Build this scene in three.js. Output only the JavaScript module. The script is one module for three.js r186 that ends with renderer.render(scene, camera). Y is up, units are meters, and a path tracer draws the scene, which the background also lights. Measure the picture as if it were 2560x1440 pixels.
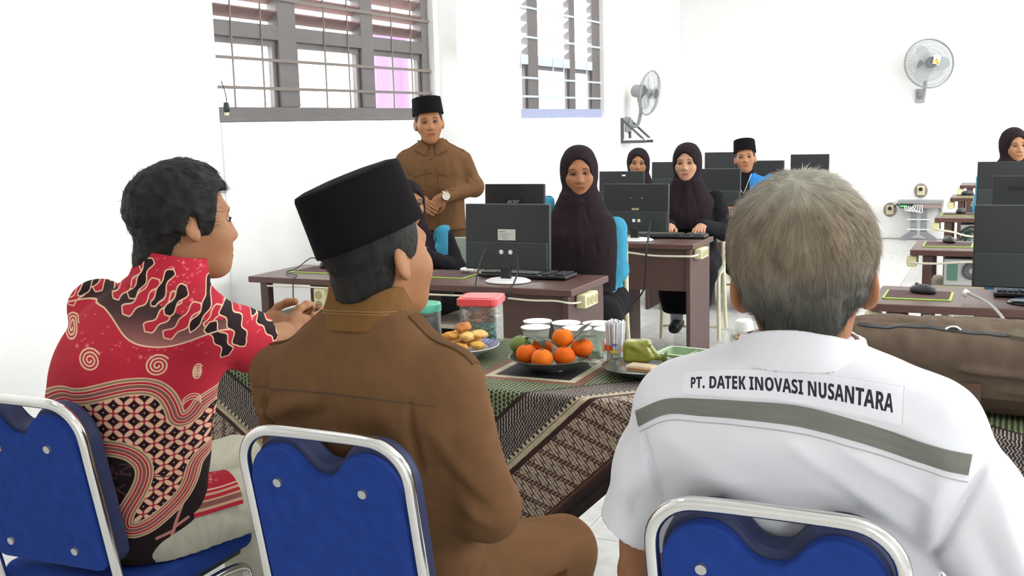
import * as THREE from 'three';
import { RectAreaLightUniformsLib } from 'three/addons/lights/RectAreaLightUniformsLib.js';
import { RoundedBoxGeometry } from 'three/addons/geometries/RoundedBoxGeometry.js';
import { mergeGeometries, mergeVertices, toCreasedNormals } from 'three/addons/utils/BufferGeometryUtils.js';
import { ImprovedNoise } from 'three/addons/math/ImprovedNoise.js';

// ---------------------------------------------------------------- camera, sky, lights, exposure
const scene = new THREE.Scene();
const R = THREE.MathUtils.degToRad;
const camera = new THREE.PerspectiveCamera(29.863, 2560 / 1440, 0.05, 100);
camera.position.set(0, 1.45, 0);
camera.rotation.set(R(-8.6), R(25), R(-1.5), 'YXZ');
const renderer = new THREE.WebGLRenderer({ antialias: true });
renderer.toneMapping = THREE.LinearToneMapping;
renderer.toneMappingExposure = 1.14;
renderer.shadowMap.enabled = true;
renderer.shadowMap.type = THREE.PCFSoftShadowMap;
RectAreaLightUniformsLib.init();
scene.background = new THREE.Color(0.93, 0.97, 1.0);
scene.backgroundIntensity = 9;
// unseen fluorescent ceiling fittings added to light the room: [x, z, strength]
const ADDED_LAMPS = [[-2.4, -1.2, 5.5], [0.9, -1.2, 5.5], [-2.4, -4.2, 11], [0.9, -4.2, 12], [-2.4, -7.2, 19], [0.9, -7.2, 19], [-2.4, -10.6, 25], [0.9, -10.6, 25]];

// ---------------------------------------------------------------- helpers
let seed = 7;
const rnd = () => { seed = (seed * 1664525 + 1013904223) >>> 0; return seed / 4294967296; };
const rr = (a, b) => a + (b - a) * rnd();
const perlin = new ImprovedNoise();
const noise = (x, y, z) => perlin.noise(x + 31.3, y + 17.7, z + 5.1);
const V = (x, y, z) => new THREE.Vector3(x, y, z);
const lerp = (a, b, t) => a + (b - a) * t, clamp = (x, a, b) => Math.min(b, Math.max(a, x)), smooth = (a, b, x) => { const t = clamp((x - a) / (b - a), 0, 1); return t * t * (3 - 2 * t); };
const used = {};
function numbered(n) { const k = (used[n] = (used[n] ?? -1) + 1); return k ? n + '_' + String(k).padStart(3, '0') : n; }
function tag(o, label, category, group, kind) { if (label) o.userData.label = label; if (category) o.userData.category = category; if (group) o.userData.group = group; if (kind) o.userData.kind = kind; return o; }
function thing(name, label, category, [x, y, z] = [0, 0, 0], turn = 0, group) {
  const o = new THREE.Group(); o.name = numbered(name); scene.add(o); o.position.set(x, y, z); o.rotation.y = turn;
  return tag(o, label, category, group);
}
function part(name, geo, mat, parent, label) {
  const m = new THREE.Mesh(Array.isArray(geo) ? merge(geo) : geo, mat); m.castShadow = m.receiveShadow = true;
  if (parent) { m.name = name; parent.add(m); } else { m.name = numbered(name); scene.add(m); }
  if (label) m.userData.label = label;
  return m;
}
function struct(name, geo, mat) { const m = part(name, geo, mat); m.userData.kind = 'structure'; return m; }
function copyOf(root, [x, y, z], turn, label, group) {
  const r = root.clone(); r.name = numbered(root.name.replace(/_\d+$/, '')); scene.add(r); r.position.set(x, y, z); if (turn !== undefined) r.rotation.y = turn;
  r.userData = { ...root.userData }; if (label) r.userData.label = label; if (group) r.userData.group = group;
  return r;
}
function merge(list) {
  const l = list.map((g) => { let q = g.index ? g.toNonIndexed() : g; for (const k of Object.keys(q.attributes)) if (!['position', 'normal', 'uv', 'color'].includes(k)) q.deleteAttribute(k); if (!q.attributes.uv) q.setAttribute('uv', new THREE.BufferAttribute(new Float32Array(q.attributes.position.count * 2), 2)); return q; });
  const col = l.some((g) => g.attributes.color);
  if (col) for (const g of l) if (!g.attributes.color) g.setAttribute('color', new THREE.BufferAttribute(new Float32Array(g.attributes.position.count * 3).fill(1), 3));
  return mergeGeometries(l);
}
const box = (w, h, d, x = 0, y = 0, z = 0, r = 0, seg = 2) => { const g = r ? new RoundedBoxGeometry(w, h, d, seg, Math.min(r, w * .49, h * .49, d * .49)) : new THREE.BoxGeometry(w, h, d); if (!r) metricBox(g, w, h, d); g.translate(x, y, z); return g; };
const card = (w, h, d) => new THREE.BoxGeometry(w, h, d);   // uv 0..1 on each face, for prints
function metricBox(g, w, h, d) { const uv = g.attributes.uv, n = g.attributes.normal; for (let i = 0; i < uv.count; i++) { const ax = Math.abs(n.getX(i)), ay = Math.abs(n.getY(i)); const [a, b] = ax > .5 ? [d, h] : ay > .5 ? [w, d] : [w, h]; uv.setXY(i, uv.getX(i) * a, uv.getY(i) * b); } }
const boxAt = (x0, x1, y0, y1, z0, z1, r = 0) => box(x1 - x0, y1 - y0, z1 - z0, (x0 + x1) / 2, (y0 + y1) / 2, (z0 + z1) / 2, r);
const cyl = (r1, r2, h, x = 0, y = 0, z = 0, s = 24, open = false) => new THREE.CylinderGeometry(r1, r2, h, s, 1, open).translate(x, y, z);
const ball = (r, x = 0, y = 0, z = 0, s = 20) => new THREE.SphereGeometry(r, s, Math.round(s * .7)).translate(x, y, z);
const lathe = (pts, s = 40) => new THREE.LatheGeometry(pts.map(([x, y]) => new THREE.Vector2(x, y)), s);
const tube = (pts, r, seg = 40, rs = 8, closed = false) => new THREE.TubeGeometry(new THREE.CatmullRomCurve3(pts.map((p) => V(...p)), closed, 'centripetal'), seg, r, rs, closed);
function rodGeo(a, b, r, s = 8) { const A = V(...a), B = V(...b), d = B.clone().sub(A), g = new THREE.CylinderGeometry(r, r, d.length(), s); g.applyQuaternion(new THREE.Quaternion().setFromUnitVectors(V(0, 1, 0), d.clone().normalize())); return g.translate((A.x + B.x) / 2, (A.y + B.y) / 2, (A.z + B.z) / 2); }
const extrude = (shape, depth, bevel = 0, seg = 12) => new THREE.ExtrudeGeometry(shape, { depth, bevelEnabled: bevel > 0, bevelThickness: bevel, bevelSize: bevel, bevelSegments: 2, curveSegments: seg });
function roundRect(w, h, r, cx = 0, cy = 0, S = THREE.Shape) { const s = new S(), x = cx - w / 2, y = cy - h / 2; s.moveTo(x + r, y); s.lineTo(x + w - r, y); s.absarc(x + w - r, y + r, r, -Math.PI / 2, 0); s.lineTo(x + w, y + h - r); s.absarc(x + w - r, y + h - r, r, 0, Math.PI / 2); s.lineTo(x + r, y + h); s.absarc(x + r, y + h - r, r, Math.PI / 2, Math.PI); s.lineTo(x, y + r); s.absarc(x + r, y + r, r, Math.PI, Math.PI * 1.5); return s; }

// ---------------------------------------------------------------- textures and materials
function dataTex(n, fn, srgb = false) {
  const d = new Uint8Array(n * n * 4);
  for (let y = 0; y < n; y++) for (let x = 0; x < n; x++) { const c = fn(x / n, y / n); const i = (y * n + x) * 4; for (let k = 0; k < 3; k++) d[i + k] = clamp((Array.isArray(c) ? c[k] : c) * 255, 0, 255); d[i + 3] = 255; }
  const t = new THREE.DataTexture(d, n, n); t.magFilter = THREE.LinearFilter; t.minFilter = THREE.LinearMipmapLinearFilter; t.generateMipmaps = true; t.wrapS = t.wrapT = THREE.RepeatWrapping; if (srgb) t.colorSpace = THREE.SRGBColorSpace; t.needsUpdate = true; return t;
}
function canvasTex(w, h, draw) { const c = document.createElement('canvas'); c.width = w; c.height = h; draw(c.getContext('2d'), w, h); const t = new THREE.CanvasTexture(c); t.colorSpace = THREE.SRGBColorSpace; t.anisotropy = 8; t.magFilter = THREE.LinearFilter; return t; }
const tiledNoise = (u, v, f, s) => { const a = u * Math.PI * 2, b = v * Math.PI * 2, k = f / 6.283; return noise(Math.cos(a) * k + s, Math.sin(a) * k, Math.cos(b) * k) * .5 + noise(Math.sin(b) * k + s * 2, Math.cos(a) * k + 9, Math.sin(a) * k) * .5; };
const weave = dataTex(256, (u, v) => .5 + .3 * Math.sin(u * 64 * 6.283) * Math.sin(v * 64 * 6.283) + (rnd() - .5) * .3);
const grainTex = dataTex(256, () => .5 + (rnd() - .5) * .8);
const mottle = dataTex(256, (u, v) => { const k = .9 + .16 * tiledNoise(u, v, 9, 3) + (rnd() - .5) * .14; return [k, k, k]; }, false);
const wood = (c1, c2, s) => dataTex(512, (u, v) => { const g = .5 + .5 * Math.sin((v * 26 + 2.2 * tiledNoise(u, v, 5, s)) * 6.283 * .5 + 3 * tiledNoise(u * 1, v, 14, s + 4)); const k = clamp(g * .55 + .35 * rnd() * .7, 0, 1); return c1.map((c, i) => lerp(c, c2[i], k)); }, true);
const rep = (t, x, y = x) => { const c = t.clone(); c.repeat.set(x, y); c.needsUpdate = true; return c; };
const std = (color, o = {}) => new THREE.MeshStandardMaterial({ color, roughness: .6, ...o });
const lin = (r, g, b) => new THREE.Color().setRGB(r, g, b);
const fabric = (color, o = {}) => new THREE.MeshPhysicalMaterial({ color, roughness: .92, bumpMap: rep(weave, 7), bumpScale: .0006, sheen: .12, sheenRoughness: .7, specularIntensity: .25, map: rep(mottle, 5), ...o });
const M = {
  wall: std(lin(.86, .855, .835), { roughness: .92, bumpMap: rep(grainTex, 1.6), bumpScale: .0008 }),
  ceil: std(lin(.85, .85, .84), { roughness: .95 }),
  deskTop: std('#ffffff', { map: rep(wood([.33, .215, .185], [.37, .25, .215], 2), 1.1), roughness: .33, bumpMap: rep(grainTex, 3), bumpScale: .0002 }),
  desk: std('#ffffff', { map: rep(wood([.30, .205, .18], [.33, .23, .205], 6), 1.1), roughness: .5 }),
  raw: std(lin(.50, .43, .33), { roughness: .8, map: rep(mottle, 3) }),
  blackPl: std(lin(.012, .013, .014), { roughness: .42, bumpMap: rep(grainTex, 10), bumpScale: .0001 }),
  darkPl: std(lin(.02, .024, .025), { roughness: .5 }),
  glossBlack: std(lin(.008, .008, .01), { roughness: .12 }),
  screen: std(lin(.01, .012, .016), { roughness: .1 }),
  cream: std(lin(.72, .66, .38), { roughness: .45 }), creamDark: std(lin(.38, .33, .17), { roughness: .6 }),
  white: std(lin(.82, .82, .8), { roughness: .5 }), whitePl: std(lin(.8, .81, .82), { roughness: .4 }),
  grey: std(lin(.30, .31, .31), { roughness: .5 }), darkGrey: std(lin(.09, .095, .1), { roughness: .55 }),
  chrome: new THREE.MeshStandardMaterial({ color: lin(.78, .77, .74), metalness: 1, roughness: .16 }),
  steel: new THREE.MeshStandardMaterial({ color: lin(.6, .59, .57), metalness: 1, roughness: .35 }),
  blue: fabric(lin(.018, .05, .26), { sheen: .3, roughness: .8, bumpScale: .0003, bumpMap: rep(grainTex, 6) }),
  blueEdge: std(lin(.012, .02, .075), { roughness: .6 }),
  paintFrame: std(lin(.135, .12, .115), { roughness: .55, map: rep(mottle, 2) }), louvre: std(lin(.20, .12, .11), { roughness: .6 }),
  bar: std(lin(.17, .14, .12), { roughness: .6 }),
  cable: std(lin(.012, .012, .013), { roughness: .5 }), greyCable: std(lin(.38, .38, .36), { roughness: .5 }), creamCable: std(lin(.62, .58, .46), { roughness: .5 }),
  padTop: std(lin(.075, .03, .03), { roughness: .85, bumpMap: rep(grainTex, 8), bumpScale: .0003 }), padEdge: std(lin(.42, .62, .12), { roughness: .7 }),
  shoe: std(lin(.012, .012, .013), { roughness: .5 }),
  creamTube: std(lin(.70, .65, .44), { roughness: .4 }), plChair: std(lin(.36, .40, .33), { roughness: .5 }),
};
// ---------------------------------------------------------------- soft shapes: distance fields meshed with surface nets
class Field {
  constructor() { this.ops = []; this.folds = []; this.noise = null; }
  add(f, k = .02) { this.ops.push({ t: 0, f, k }); return this; }
  sub(f, k = .01) { this.ops.push({ t: 1, f, k }); return this; }
  clip(f, k = 0) { this.ops.push({ t: 2, f, k }); return this; }
  cap(a, b, ra, rb, k = .02) { return this.add(capF(a, b, ra, rb), k); }
  ell(c, r, k = .02, q) { return this.add(ellF(c, r, q), k); }
  loft(s, k = .02, o) { return this.add(loftF(s, o), k); }
  plane(p, n) { const l = Math.hypot(...n); const [a, b, c] = n.map((v) => v / l); const d = a * p[0] + b * p[1] + c * p[2]; return this.clip((x, y, z) => a * x + b * y + c * z - d); }
  fold(a, b, amp, w) { this.folds.push([a, b, amp, w]); return this; }
  eval(x, y, z) {
    let d = 1e3;
    for (const o of this.ops) {
      const e = o.f(x, y, z);
      if (o.t === 0) { if (o.k > 0) { const h = Math.max(o.k - Math.abs(d - e), 0) / o.k; d = Math.min(d, e) - h * h * o.k * .25; } else d = Math.min(d, e); }
      else if (o.t === 1) { const m = -e; if (o.k > 0) { const h = Math.max(o.k - Math.abs(d - m), 0) / o.k; d = Math.max(d, m) + h * h * o.k * .25; } else d = Math.max(d, m); }
      else if (o.k > 0) { const h = Math.max(o.k - Math.abs(d - e), 0) / o.k; d = Math.max(d, e) + h * h * o.k * .25; } else d = Math.max(d, e);
    }
    if (d < .04 && d > -.05) {
      for (const [a, b, amp, w] of this.folds) {
        const fl = this.flat !== undefined && z > this.flat ? 0 : 1, bx = b[0] - a[0], by = b[1] - a[1], bz = (b[2] - a[2]) * fl, px = x - a[0], py = y - a[1], pz = (z - a[2]) * fl;
        const t = clamp((px * bx + py * by + pz * bz) / (bx * bx + by * by + bz * bz), 0, 1);
        const q = ((px - bx * t) ** 2 + (py - by * t) ** 2 + (pz - bz * t) ** 2) / (w * w);
        if (q < 6) d -= amp * Math.exp(-q) * (1 - .6 * Math.abs(2 * t - 1) ** 3);
      }
      if (this.noise) d -= this.noise(x, y, z);
    }
    return d;
  }
}
const capF = (a, b, ra, rb) => { const bx = b[0] - a[0], by = b[1] - a[1], bz = b[2] - a[2], L = bx * bx + by * by + bz * bz || 1e-9; return (x, y, z) => { const px = x - a[0], py = y - a[1], pz = z - a[2]; const t = clamp((px * bx + py * by + pz * bz) / L, 0, 1); return Math.hypot(px - bx * t, py - by * t, pz - bz * t) - (ra + (rb - ra) * t); }; };
const ellF = (c, r, rot) => { const m = rot ? new THREE.Matrix4().makeRotationFromEuler(new THREE.Euler(...rot)).transpose().elements : null; return (x, y, z) => { let a = x - c[0], b = y - c[1], d = z - c[2]; if (m) { const A = m[0] * a + m[4] * b + m[8] * d, B = m[1] * a + m[5] * b + m[9] * d, D = m[2] * a + m[6] * b + m[10] * d; a = A; b = B; d = D; } const k0 = Math.hypot(a / r[0], b / r[1], d / r[2]), k1 = Math.hypot(a / (r[0] * r[0]), b / (r[1] * r[1]), d / (r[2] * r[2])); return k1 < 1e-9 ? -Math.min(...r) : k0 * (k0 - 1) / k1; }; };
// sections [y, cx, cz, rx, rz] bottom to top; yaw turns the sections
const loftF = (s, o = {}) => { const n = s.length, e = o.pow ?? 2.3, c = Math.cos(o.yaw ?? 0), q = Math.sin(o.yaw ?? 0); return (x, y, z) => {
  let i = 0; while (i < n - 2 && y > s[i + 1][0]) i++;
  const A = s[i], B = s[i + 1], t0 = clamp((y - A[0]) / (B[0] - A[0]), 0, 1);
  const P = s[Math.max(0, i - 1)], N = s[Math.min(n - 1, i + 2)];
  const g = (k) => { const m1 = i > 0 ? (B[k] - P[k]) / (B[0] - P[0]) : (B[k] - A[k]) / (B[0] - A[0]), m2 = i < n - 2 ? (N[k] - A[k]) / (N[0] - A[0]) : (B[k] - A[k]) / (B[0] - A[0]), h = B[0] - A[0], t2 = t0 * t0, t3 = t2 * t0; return (2 * t3 - 3 * t2 + 1) * A[k] + (t3 - 2 * t2 + t0) * h * m1 + (-2 * t3 + 3 * t2) * B[k] + (t3 - t2) * h * m2; };
  const dx0 = x - g(1), dz0 = z - g(2), dx = c * dx0 - q * dz0, dz = q * dx0 + c * dz0, rx = Math.max(.008, g(3)), rz = Math.max(.008, g(4));
  const k = Math.pow(Math.pow(Math.abs(dx) / rx, e) + Math.pow(Math.abs(dz) / rz, e), 1 / e), r = Math.hypot(dx, dz), rad = k > 1e-6 ? r / k : Math.min(rx, rz);
  const side = k > 1e-6 ? (r - rad) * Math.min(1, 1.15 * Math.min(rx, rz) / rad + .2) : -Math.min(rx, rz);
  const v = Math.max(y - s[n - 1][0], s[0][0] - y);
  return v > 0 && side > 0 ? Math.hypot(side, v) : Math.max(side, v); }; };
function netMesh(f, lo, hi, h, uvf, colf) {
  const E = f.eval ? (x, y, z) => f.eval(x, y, z) : f;
  const nx = Math.ceil((hi[0] - lo[0]) / h) + 2, ny = Math.ceil((hi[1] - lo[1]) / h) + 2, nz = Math.ceil((hi[2] - lo[2]) / h) + 2;
  const D = new Float32Array(nx * ny * nz), id = (i, j, k) => (k * ny + j) * nx + i, B = 4;
  for (let k = 0; k < nz; k += B) for (let j = 0; j < ny; j += B) for (let i = 0; i < nx; i += B) {
    const c = E(lo[0] + (i + B / 2 - .5) * h, lo[1] + (j + B / 2 - .5) * h, lo[2] + (k + B / 2 - .5) * h), far = Math.abs(c) > h * B * 1.9 + .02;
    for (let c2 = k; c2 < Math.min(nz, k + B); c2++) for (let b = j; b < Math.min(ny, j + B); b++) for (let a = i; a < Math.min(nx, i + B); a++) D[id(a, b, c2)] = far ? c : E(lo[0] + a * h, lo[1] + b * h, lo[2] + c2 * h);
  }
  const vid = new Int32Array(nx * ny * nz).fill(-1), pos = [], idx = [];
  for (let k = 0; k < nz - 1; k++) for (let j = 0; j < ny - 1; j++) for (let i = 0; i < nx - 1; i++) {
    let m = 0; const c = [];
    for (let q = 0; q < 8; q++) { const d = D[id(i + (q & 1), j + ((q >> 1) & 1), k + (q >> 2))]; c.push(d); if (d < 0) m |= 1 << q; }
    if (m === 0 || m === 255) continue;
    let sx = 0, sy = 0, sz = 0, n = 0;
    for (let a = 0; a < 8; a++) for (const s of [1, 2, 4]) { if (a & s) continue; const b = a | s; if ((c[a] < 0) === (c[b] < 0)) continue; const t = c[a] / (c[a] - c[b]); sx += (a & 1) + (s === 1 ? t : 0); sy += ((a >> 1) & 1) + (s === 2 ? t : 0); sz += (a >> 2) + (s === 4 ? t : 0); n++; }
    vid[id(i, j, k)] = pos.length / 3; pos.push(lo[0] + (i + sx / n) * h, lo[1] + (j + sy / n) * h, lo[2] + (k + sz / n) * h);
  }
  const quad = (a, b, c, d, flip) => { if (a < 0 || b < 0 || c < 0 || d < 0) return; if (flip) idx.push(a, c, b, a, d, c); else idx.push(a, b, c, a, c, d); };
  for (let k = 1; k < nz - 1; k++) for (let j = 1; j < ny - 1; j++) for (let i = 1; i < nx - 1; i++) {
    const d0 = D[id(i, j, k)] < 0;
    if (d0 !== D[id(i + 1, j, k)] < 0) quad(vid[id(i, j - 1, k - 1)], vid[id(i, j, k - 1)], vid[id(i, j, k)], vid[id(i, j - 1, k)], !d0);
    if (d0 !== D[id(i, j + 1, k)] < 0) quad(vid[id(i - 1, j, k - 1)], vid[id(i - 1, j, k)], vid[id(i, j, k)], vid[id(i, j, k - 1)], !d0);
    if (d0 !== D[id(i, j, k + 1)] < 0) quad(vid[id(i - 1, j - 1, k)], vid[id(i, j - 1, k)], vid[id(i, j, k)], vid[id(i - 1, j, k)], !d0);
  }
  const n = pos.length / 3, P = new Float32Array(pos), N = new Float32Array(n * 3), U = new Float32Array(n * 2), C = colf ? new Float32Array(n * 3) : null, e = h * .55;
  for (let i = 0; i < n; i++) {
    let x = P[i * 3], y = P[i * 3 + 1], z = P[i * 3 + 2], gx, gy, gz, l;
    for (let it = 0; it < 2; it++) {
      gx = E(x + e, y, z) - E(x - e, y, z); gy = E(x, y + e, z) - E(x, y - e, z); gz = E(x, y, z + e) - E(x, y, z - e); l = Math.hypot(gx, gy, gz) || 1;
      if (it === 0) { const d = clamp(E(x, y, z) / Math.max(.4, l / (2 * e)), -h * .5, h * .5); x -= gx / l * d; y -= gy / l * d; z -= gz / l * d; }
    }
    P[i * 3] = x; P[i * 3 + 1] = y; P[i * 3 + 2] = z; N[i * 3] = gx / l; N[i * 3 + 1] = gy / l; N[i * 3 + 2] = gz / l;
    const uv = uvf ? uvf(x, y, z, gx / l, gy / l, gz / l) : [x + z, y]; U[i * 2] = uv[0]; U[i * 2 + 1] = uv[1];
    if (C) { const c = colf(x, y, z, gx / l, gy / l, gz / l); C[i * 3] = c[0]; C[i * 3 + 1] = c[1]; C[i * 3 + 2] = c[2]; }
  }
  const g = new THREE.BufferGeometry();
  g.setAttribute('position', new THREE.BufferAttribute(P, 3)); g.setAttribute('normal', new THREE.BufferAttribute(N, 3)); g.setAttribute('uv', new THREE.BufferAttribute(U, 2)); if (C) g.setAttribute('color', new THREE.BufferAttribute(C, 3));
  g.setIndex(idx); return g;
}
const xform = (g, m) => { const q = g.clone(); q.applyMatrix4(m); return q; };
const pose = (p, [rx, ry, rz] = [0, 0, 0], s = 1) => new THREE.Matrix4().compose(V(...p), new THREE.Quaternion().setFromEuler(new THREE.Euler(R(rx), R(ry), R(rz), 'YXZ')), V(s, s, s));
// a thin sheet lying on a field's surface, found by stepping from point(u, v) along dir
function drape(f, point, dir, nu, nv, lift, thick = .0012) {
  const P = [], U = [], idx = [], w = nu + 1; let last = .3;
  for (const off of [lift, lift - thick * 2]) for (let j = 0; j <= nv; j++) for (let i = 0; i <= nu; i++) {
    const [x, y, z] = point(i / nu, j / nv); let t = 0; for (let k = 0; k < 70; k++) { const d = f.eval(x + dir[0] * t, y + dir[1] * t, z + dir[2] * t); t += d * .7; if (Math.abs(d) < 1e-4 || t > 1.5) break; }
    if (t > 1.4) t = last; last = t; t -= off; P.push(x + dir[0] * t, y + dir[1] * t, z + dir[2] * t); U.push(i / nu, j / nv);
  }
  const base = w * (nv + 1), tri = (a, b, c, d) => idx.push(a, b, c, a, c, d);
  for (let j = 0; j < nv; j++) for (let i = 0; i < nu; i++) { const a = j * w + i; tri(a, a + 1, a + w + 1, a + w); tri(base + a, base + a + w, base + a + w + 1, base + a + 1); }
  for (let i = 0; i < nu; i++) { tri(i, base + i, base + i + 1, i + 1); const a = nv * w + i; tri(a, a + 1, base + a + 1, base + a); }
  for (let j = 0; j < nv; j++) { const a = j * w; tri(a, a + w, base + a + w, base + a); const b = a + nu; tri(b, base + b, base + b + w, b + w); }
  const g = new THREE.BufferGeometry(); g.setAttribute('position', new THREE.Float32BufferAttribute(P, 3)); g.setAttribute('uv', new THREE.Float32BufferAttribute(U, 2)); g.setIndex(idx);
  const flat = g.toNonIndexed(); flat.computeVertexNormals(); return toCreasedNormals(flat, .7);
}

// ---------------------------------------------------------------- heads, hair, caps, hands (face looks along +z, origin between the ears)
function headField(o = {}) {
  const w = o.w ?? 1, f = new Field();
  f.ell([0, .036, -.012], [.075 * w, .087, .096]).ell([0, -.035, .03], [.06 * w, .072, .062], .05).ell([0, -.075, .045], [.044 * w, .042, .045], .03).ell([0, -.1, .062], [.022, .018, .022], .025);
  f.ell([.036 * w, -.028, .058], [.027, .027, .026], .03).ell([-.036 * w, -.028, .058], [.027, .027, .026], .03);
  f.cap([-.036, .026, .074], [.036, .026, .074], .011, .011, .02);
  f.sub(ellF([.032, .003, .1], [.019, .011, .02]), .018).sub(ellF([-.032, .003, .1], [.019, .011, .02]), .018);
  f.cap([0, .008, .083], [0, -.03, .1], .0085, .0125, .015).ell([.0125, -.035, .091], [.0095, .008, .011], .01).ell([-.0125, -.035, .091], [.0095, .008, .011], .01);
  f.cap([-.017, -.064, .083], [.017, -.064, .083], .0065, .0065, .012).cap([-.014, -.075, .082], [.014, -.075, .082], .008, .008, .01).sub(capF([-.021, -.0695, .092], [.021, -.0695, .092], .0022, .0022), .004);
  for (const s of [-1, 1]) { f.ell([s * .079 * w, -.004, -.008], [.009, .032, .021], .008, [0, s * -.45, s * .12]).sub(ellF([s * .09 * w, .0, -.001], [.006, .02, .011], [0, s * -.45, 0]), .006); f.ell([s * .077 * w, -.03, -.002], [.008, .01, .009], .008); }
  f.cap([0, -.05, -.028], [0, -.17, o.nz ?? -.05], .05 * w, o.neck ?? .056, .035);
  f.clip((x, y) => -.175 - y);
  return f;
}
const skinCol = (base, lip) => (x, y, z) => { let k = 1 + .06 * noise(x * 60, y * 60, z * 60); const c = base.map((b) => b * k); const l = smooth(.026, .016, Math.abs(x)) * smooth(.014, .008, Math.abs(y + .0695)) * smooth(.07, .08, z); return c.map((b, i) => lerp(b, lip[i], l * .75)); };
const skinMat = new THREE.MeshPhysicalMaterial({ color: '#ffffff', vertexColors: true, roughness: .55, bumpMap: rep(grainTex, 30), bumpScale: .0001, specularIntensity: .4 });
function headGeo(o) { return netMesh(headField(o), [-.11, -.18, -.125], [.11, .13, .13], o.h ?? .004, null, skinCol(o.skin, o.lip ?? [o.skin[0] * .75, o.skin[1] * .45, o.skin[2] * .45])); }
const eyeWhite = std(lin(.36, .30, .26), { roughness: .3 }), irisMat = std(lin(.02, .012, .008), { roughness: .15 }), browMat = std(lin(.02, .017, .015), { roughness: .9 });
function addFace(parent, m) {           // eyes with irises, lashes and brows, placed with matrix m
  for (const s of [-1, 1]) {
    const e = part('eye', xform(new THREE.SphereGeometry(.0118, 18, 14).scale(1.1, .5, .7).translate(s * .032, .002, .0795), m), eyeWhite, parent);
    part('iris', xform(new THREE.SphereGeometry(.0056, 14, 10).scale(1.05, .92, .45).translate(s * .0315, .0022, .0862), m), irisMat, e);
    part('eyelid', xform(tube([[s * .018, .001, .0865], [s * .026, .0068, .0895], [s * .036, .0068, .0888], [s * .047, .001, .0825]], .0019, 14, 6), m), browMat, parent);
    part('eyebrow', xform(tube([[s * .014, .021, .0895], [s * .028, .0275, .0895], [s * .047, .0215, .0815]], .0022, 12, 6).scale(1, 1.05, 1), m), browMat, parent);
  }
}
// o.line(x,y,z): > 0 where hair grows
function hairGeo(o) { const h = headField(o), f = new Field(); f.add((x, y, z) => Math.min(ellF([0, .036, -.012], [.075 * (o.w ?? 1), .087, .096])(x, y, z), capF([0, -.02, -.03], [0, -.07, -.045], .066 * (o.w ?? 1), .052)(x, y, z) * 1) - (o.thick.call ? o.thick(x, y, z) : o.thick), 0); f.clip((x, y, z) => -o.line(x, y, z), .012); if (o.noise) f.noise = o.noise; return netMesh(f, [-.13, -.14, -.15], [.13, .17, .14], o.h ?? .004, null, o.col); }
function pecFunc(rx, rz, hgt, taper = .92) { const s = []; const prof = [[1, 0], [1.004, .004], [lerp(1, taper, .5), hgt * .5], [taper, hgt - .006], [taper - .03, hgt + .001], [taper * .8, hgt + .005], [taper * .4, hgt + .008], [0, hgt + .009]]; const g = lathe(prof.map(([r, y]) => [r, y]), 64); g.scale(rx, 1, rz); g.computeVertexNormals(); return g; }
const velvet = new THREE.MeshPhysicalMaterial({ color: lin(.007, .006, .007), roughness: .95, sheen: .35, sheenRoughness: .5, sheenColor: lin(.12, .1, .11), specularIntensity: .15, bumpMap: rep(grainTex, 5), bumpScale: .0005 });
// a hand along -y from the wrist at the origin, palm to +z, thumb to +x * side
function handGeo(side, curl, skin, h = .0032) {
  const f = new Field(), s = side;
  f.cap([0, .02, 0], [0, -.01, 0], .024, .026, .02).ell([0, -.045, .002], [.038, .045, .014], .02).ell([s * .024, -.03, .01], [.016, .028, .014], .015);
  const L = [[.029, .072], [.01, .08], [-.01, .075], [-.028, .06]], c = R(curl);
  L.forEach(([x, len], i) => { let p = [s * x, -.08, 0], a = c * .35; for (let j = 0; j < 3; j++) { const l = len * [.45, .31, .24][j], q = [p[0] + s * x * .06 * (j ? 0 : 1), p[1] - Math.cos(a) * l, p[2] + Math.sin(a) * l]; f.cap(p, q, .0092 - j * .0008, .0084 - j * .0009, j ? .004 : .007); p = q; a += c * .75; } });
  let p = [s * .03, -.02, .008]; for (const q of [[s * .05, -.048, .02], [s * .052, -.075, .03], [s * .046, -.095, .036]]) { f.cap(p, q, .0115, .0098, .006); p = q; }
  return netMesh(f, [-.08, -.18, -.03], [.08, .05, .12], h, null, skinCol(skin, skin));
}
// ---------------------------------------------------------------- the room
const WX = -3.85, BZ = -13.4, RX = 2.9, FZ = 2.2, CH = 3.4;
const floor = new THREE.Group(); floor.name = 'floor'; floor.userData.kind = 'structure'; scene.add(floor);
{
  const tileM = [0, 1, 2].map((i) => std(lin(.75 + .02 * i, .745 + .02 * i, .72 + .02 * i), { roughness: .17 + .03 * i, map: rep(mottle, 1.3) }));
  part('slab', boxAt(WX - .3, RX + .3, -.2, -.006, BZ - .3, FZ + .3), std(lin(.42, .41, .38), { roughness: .9 }), floor);
  const rest = []; const tg = box(.4965, .012, .4965, 0, -.006, 0, .002, 1);
  for (let i = 0; i < 14; i++) for (let j = 0; j < 31; j++) {
    const x = WX + .25 + i * .5, z = BZ + .24 + j * .5; if (x > RX || z > FZ) continue;
    if (x < 1.6 && z < -1.2 && x < .8 + (-z) * .06) { const t = part('tile', tg, tileM[(i * 7 + j * 3) % 3], floor); t.position.set(x, 0, z); } else rest.push(tg.clone().translate(x, 0, z));
  }
  part('tiles_beyond_view', rest, tileM[1], floor).userData.kind = 'stuff';
}
struct('ceiling', boxAt(WX - .3, RX + .3, CH, CH + .2, BZ - .3, FZ + .3), M.ceil);
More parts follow.
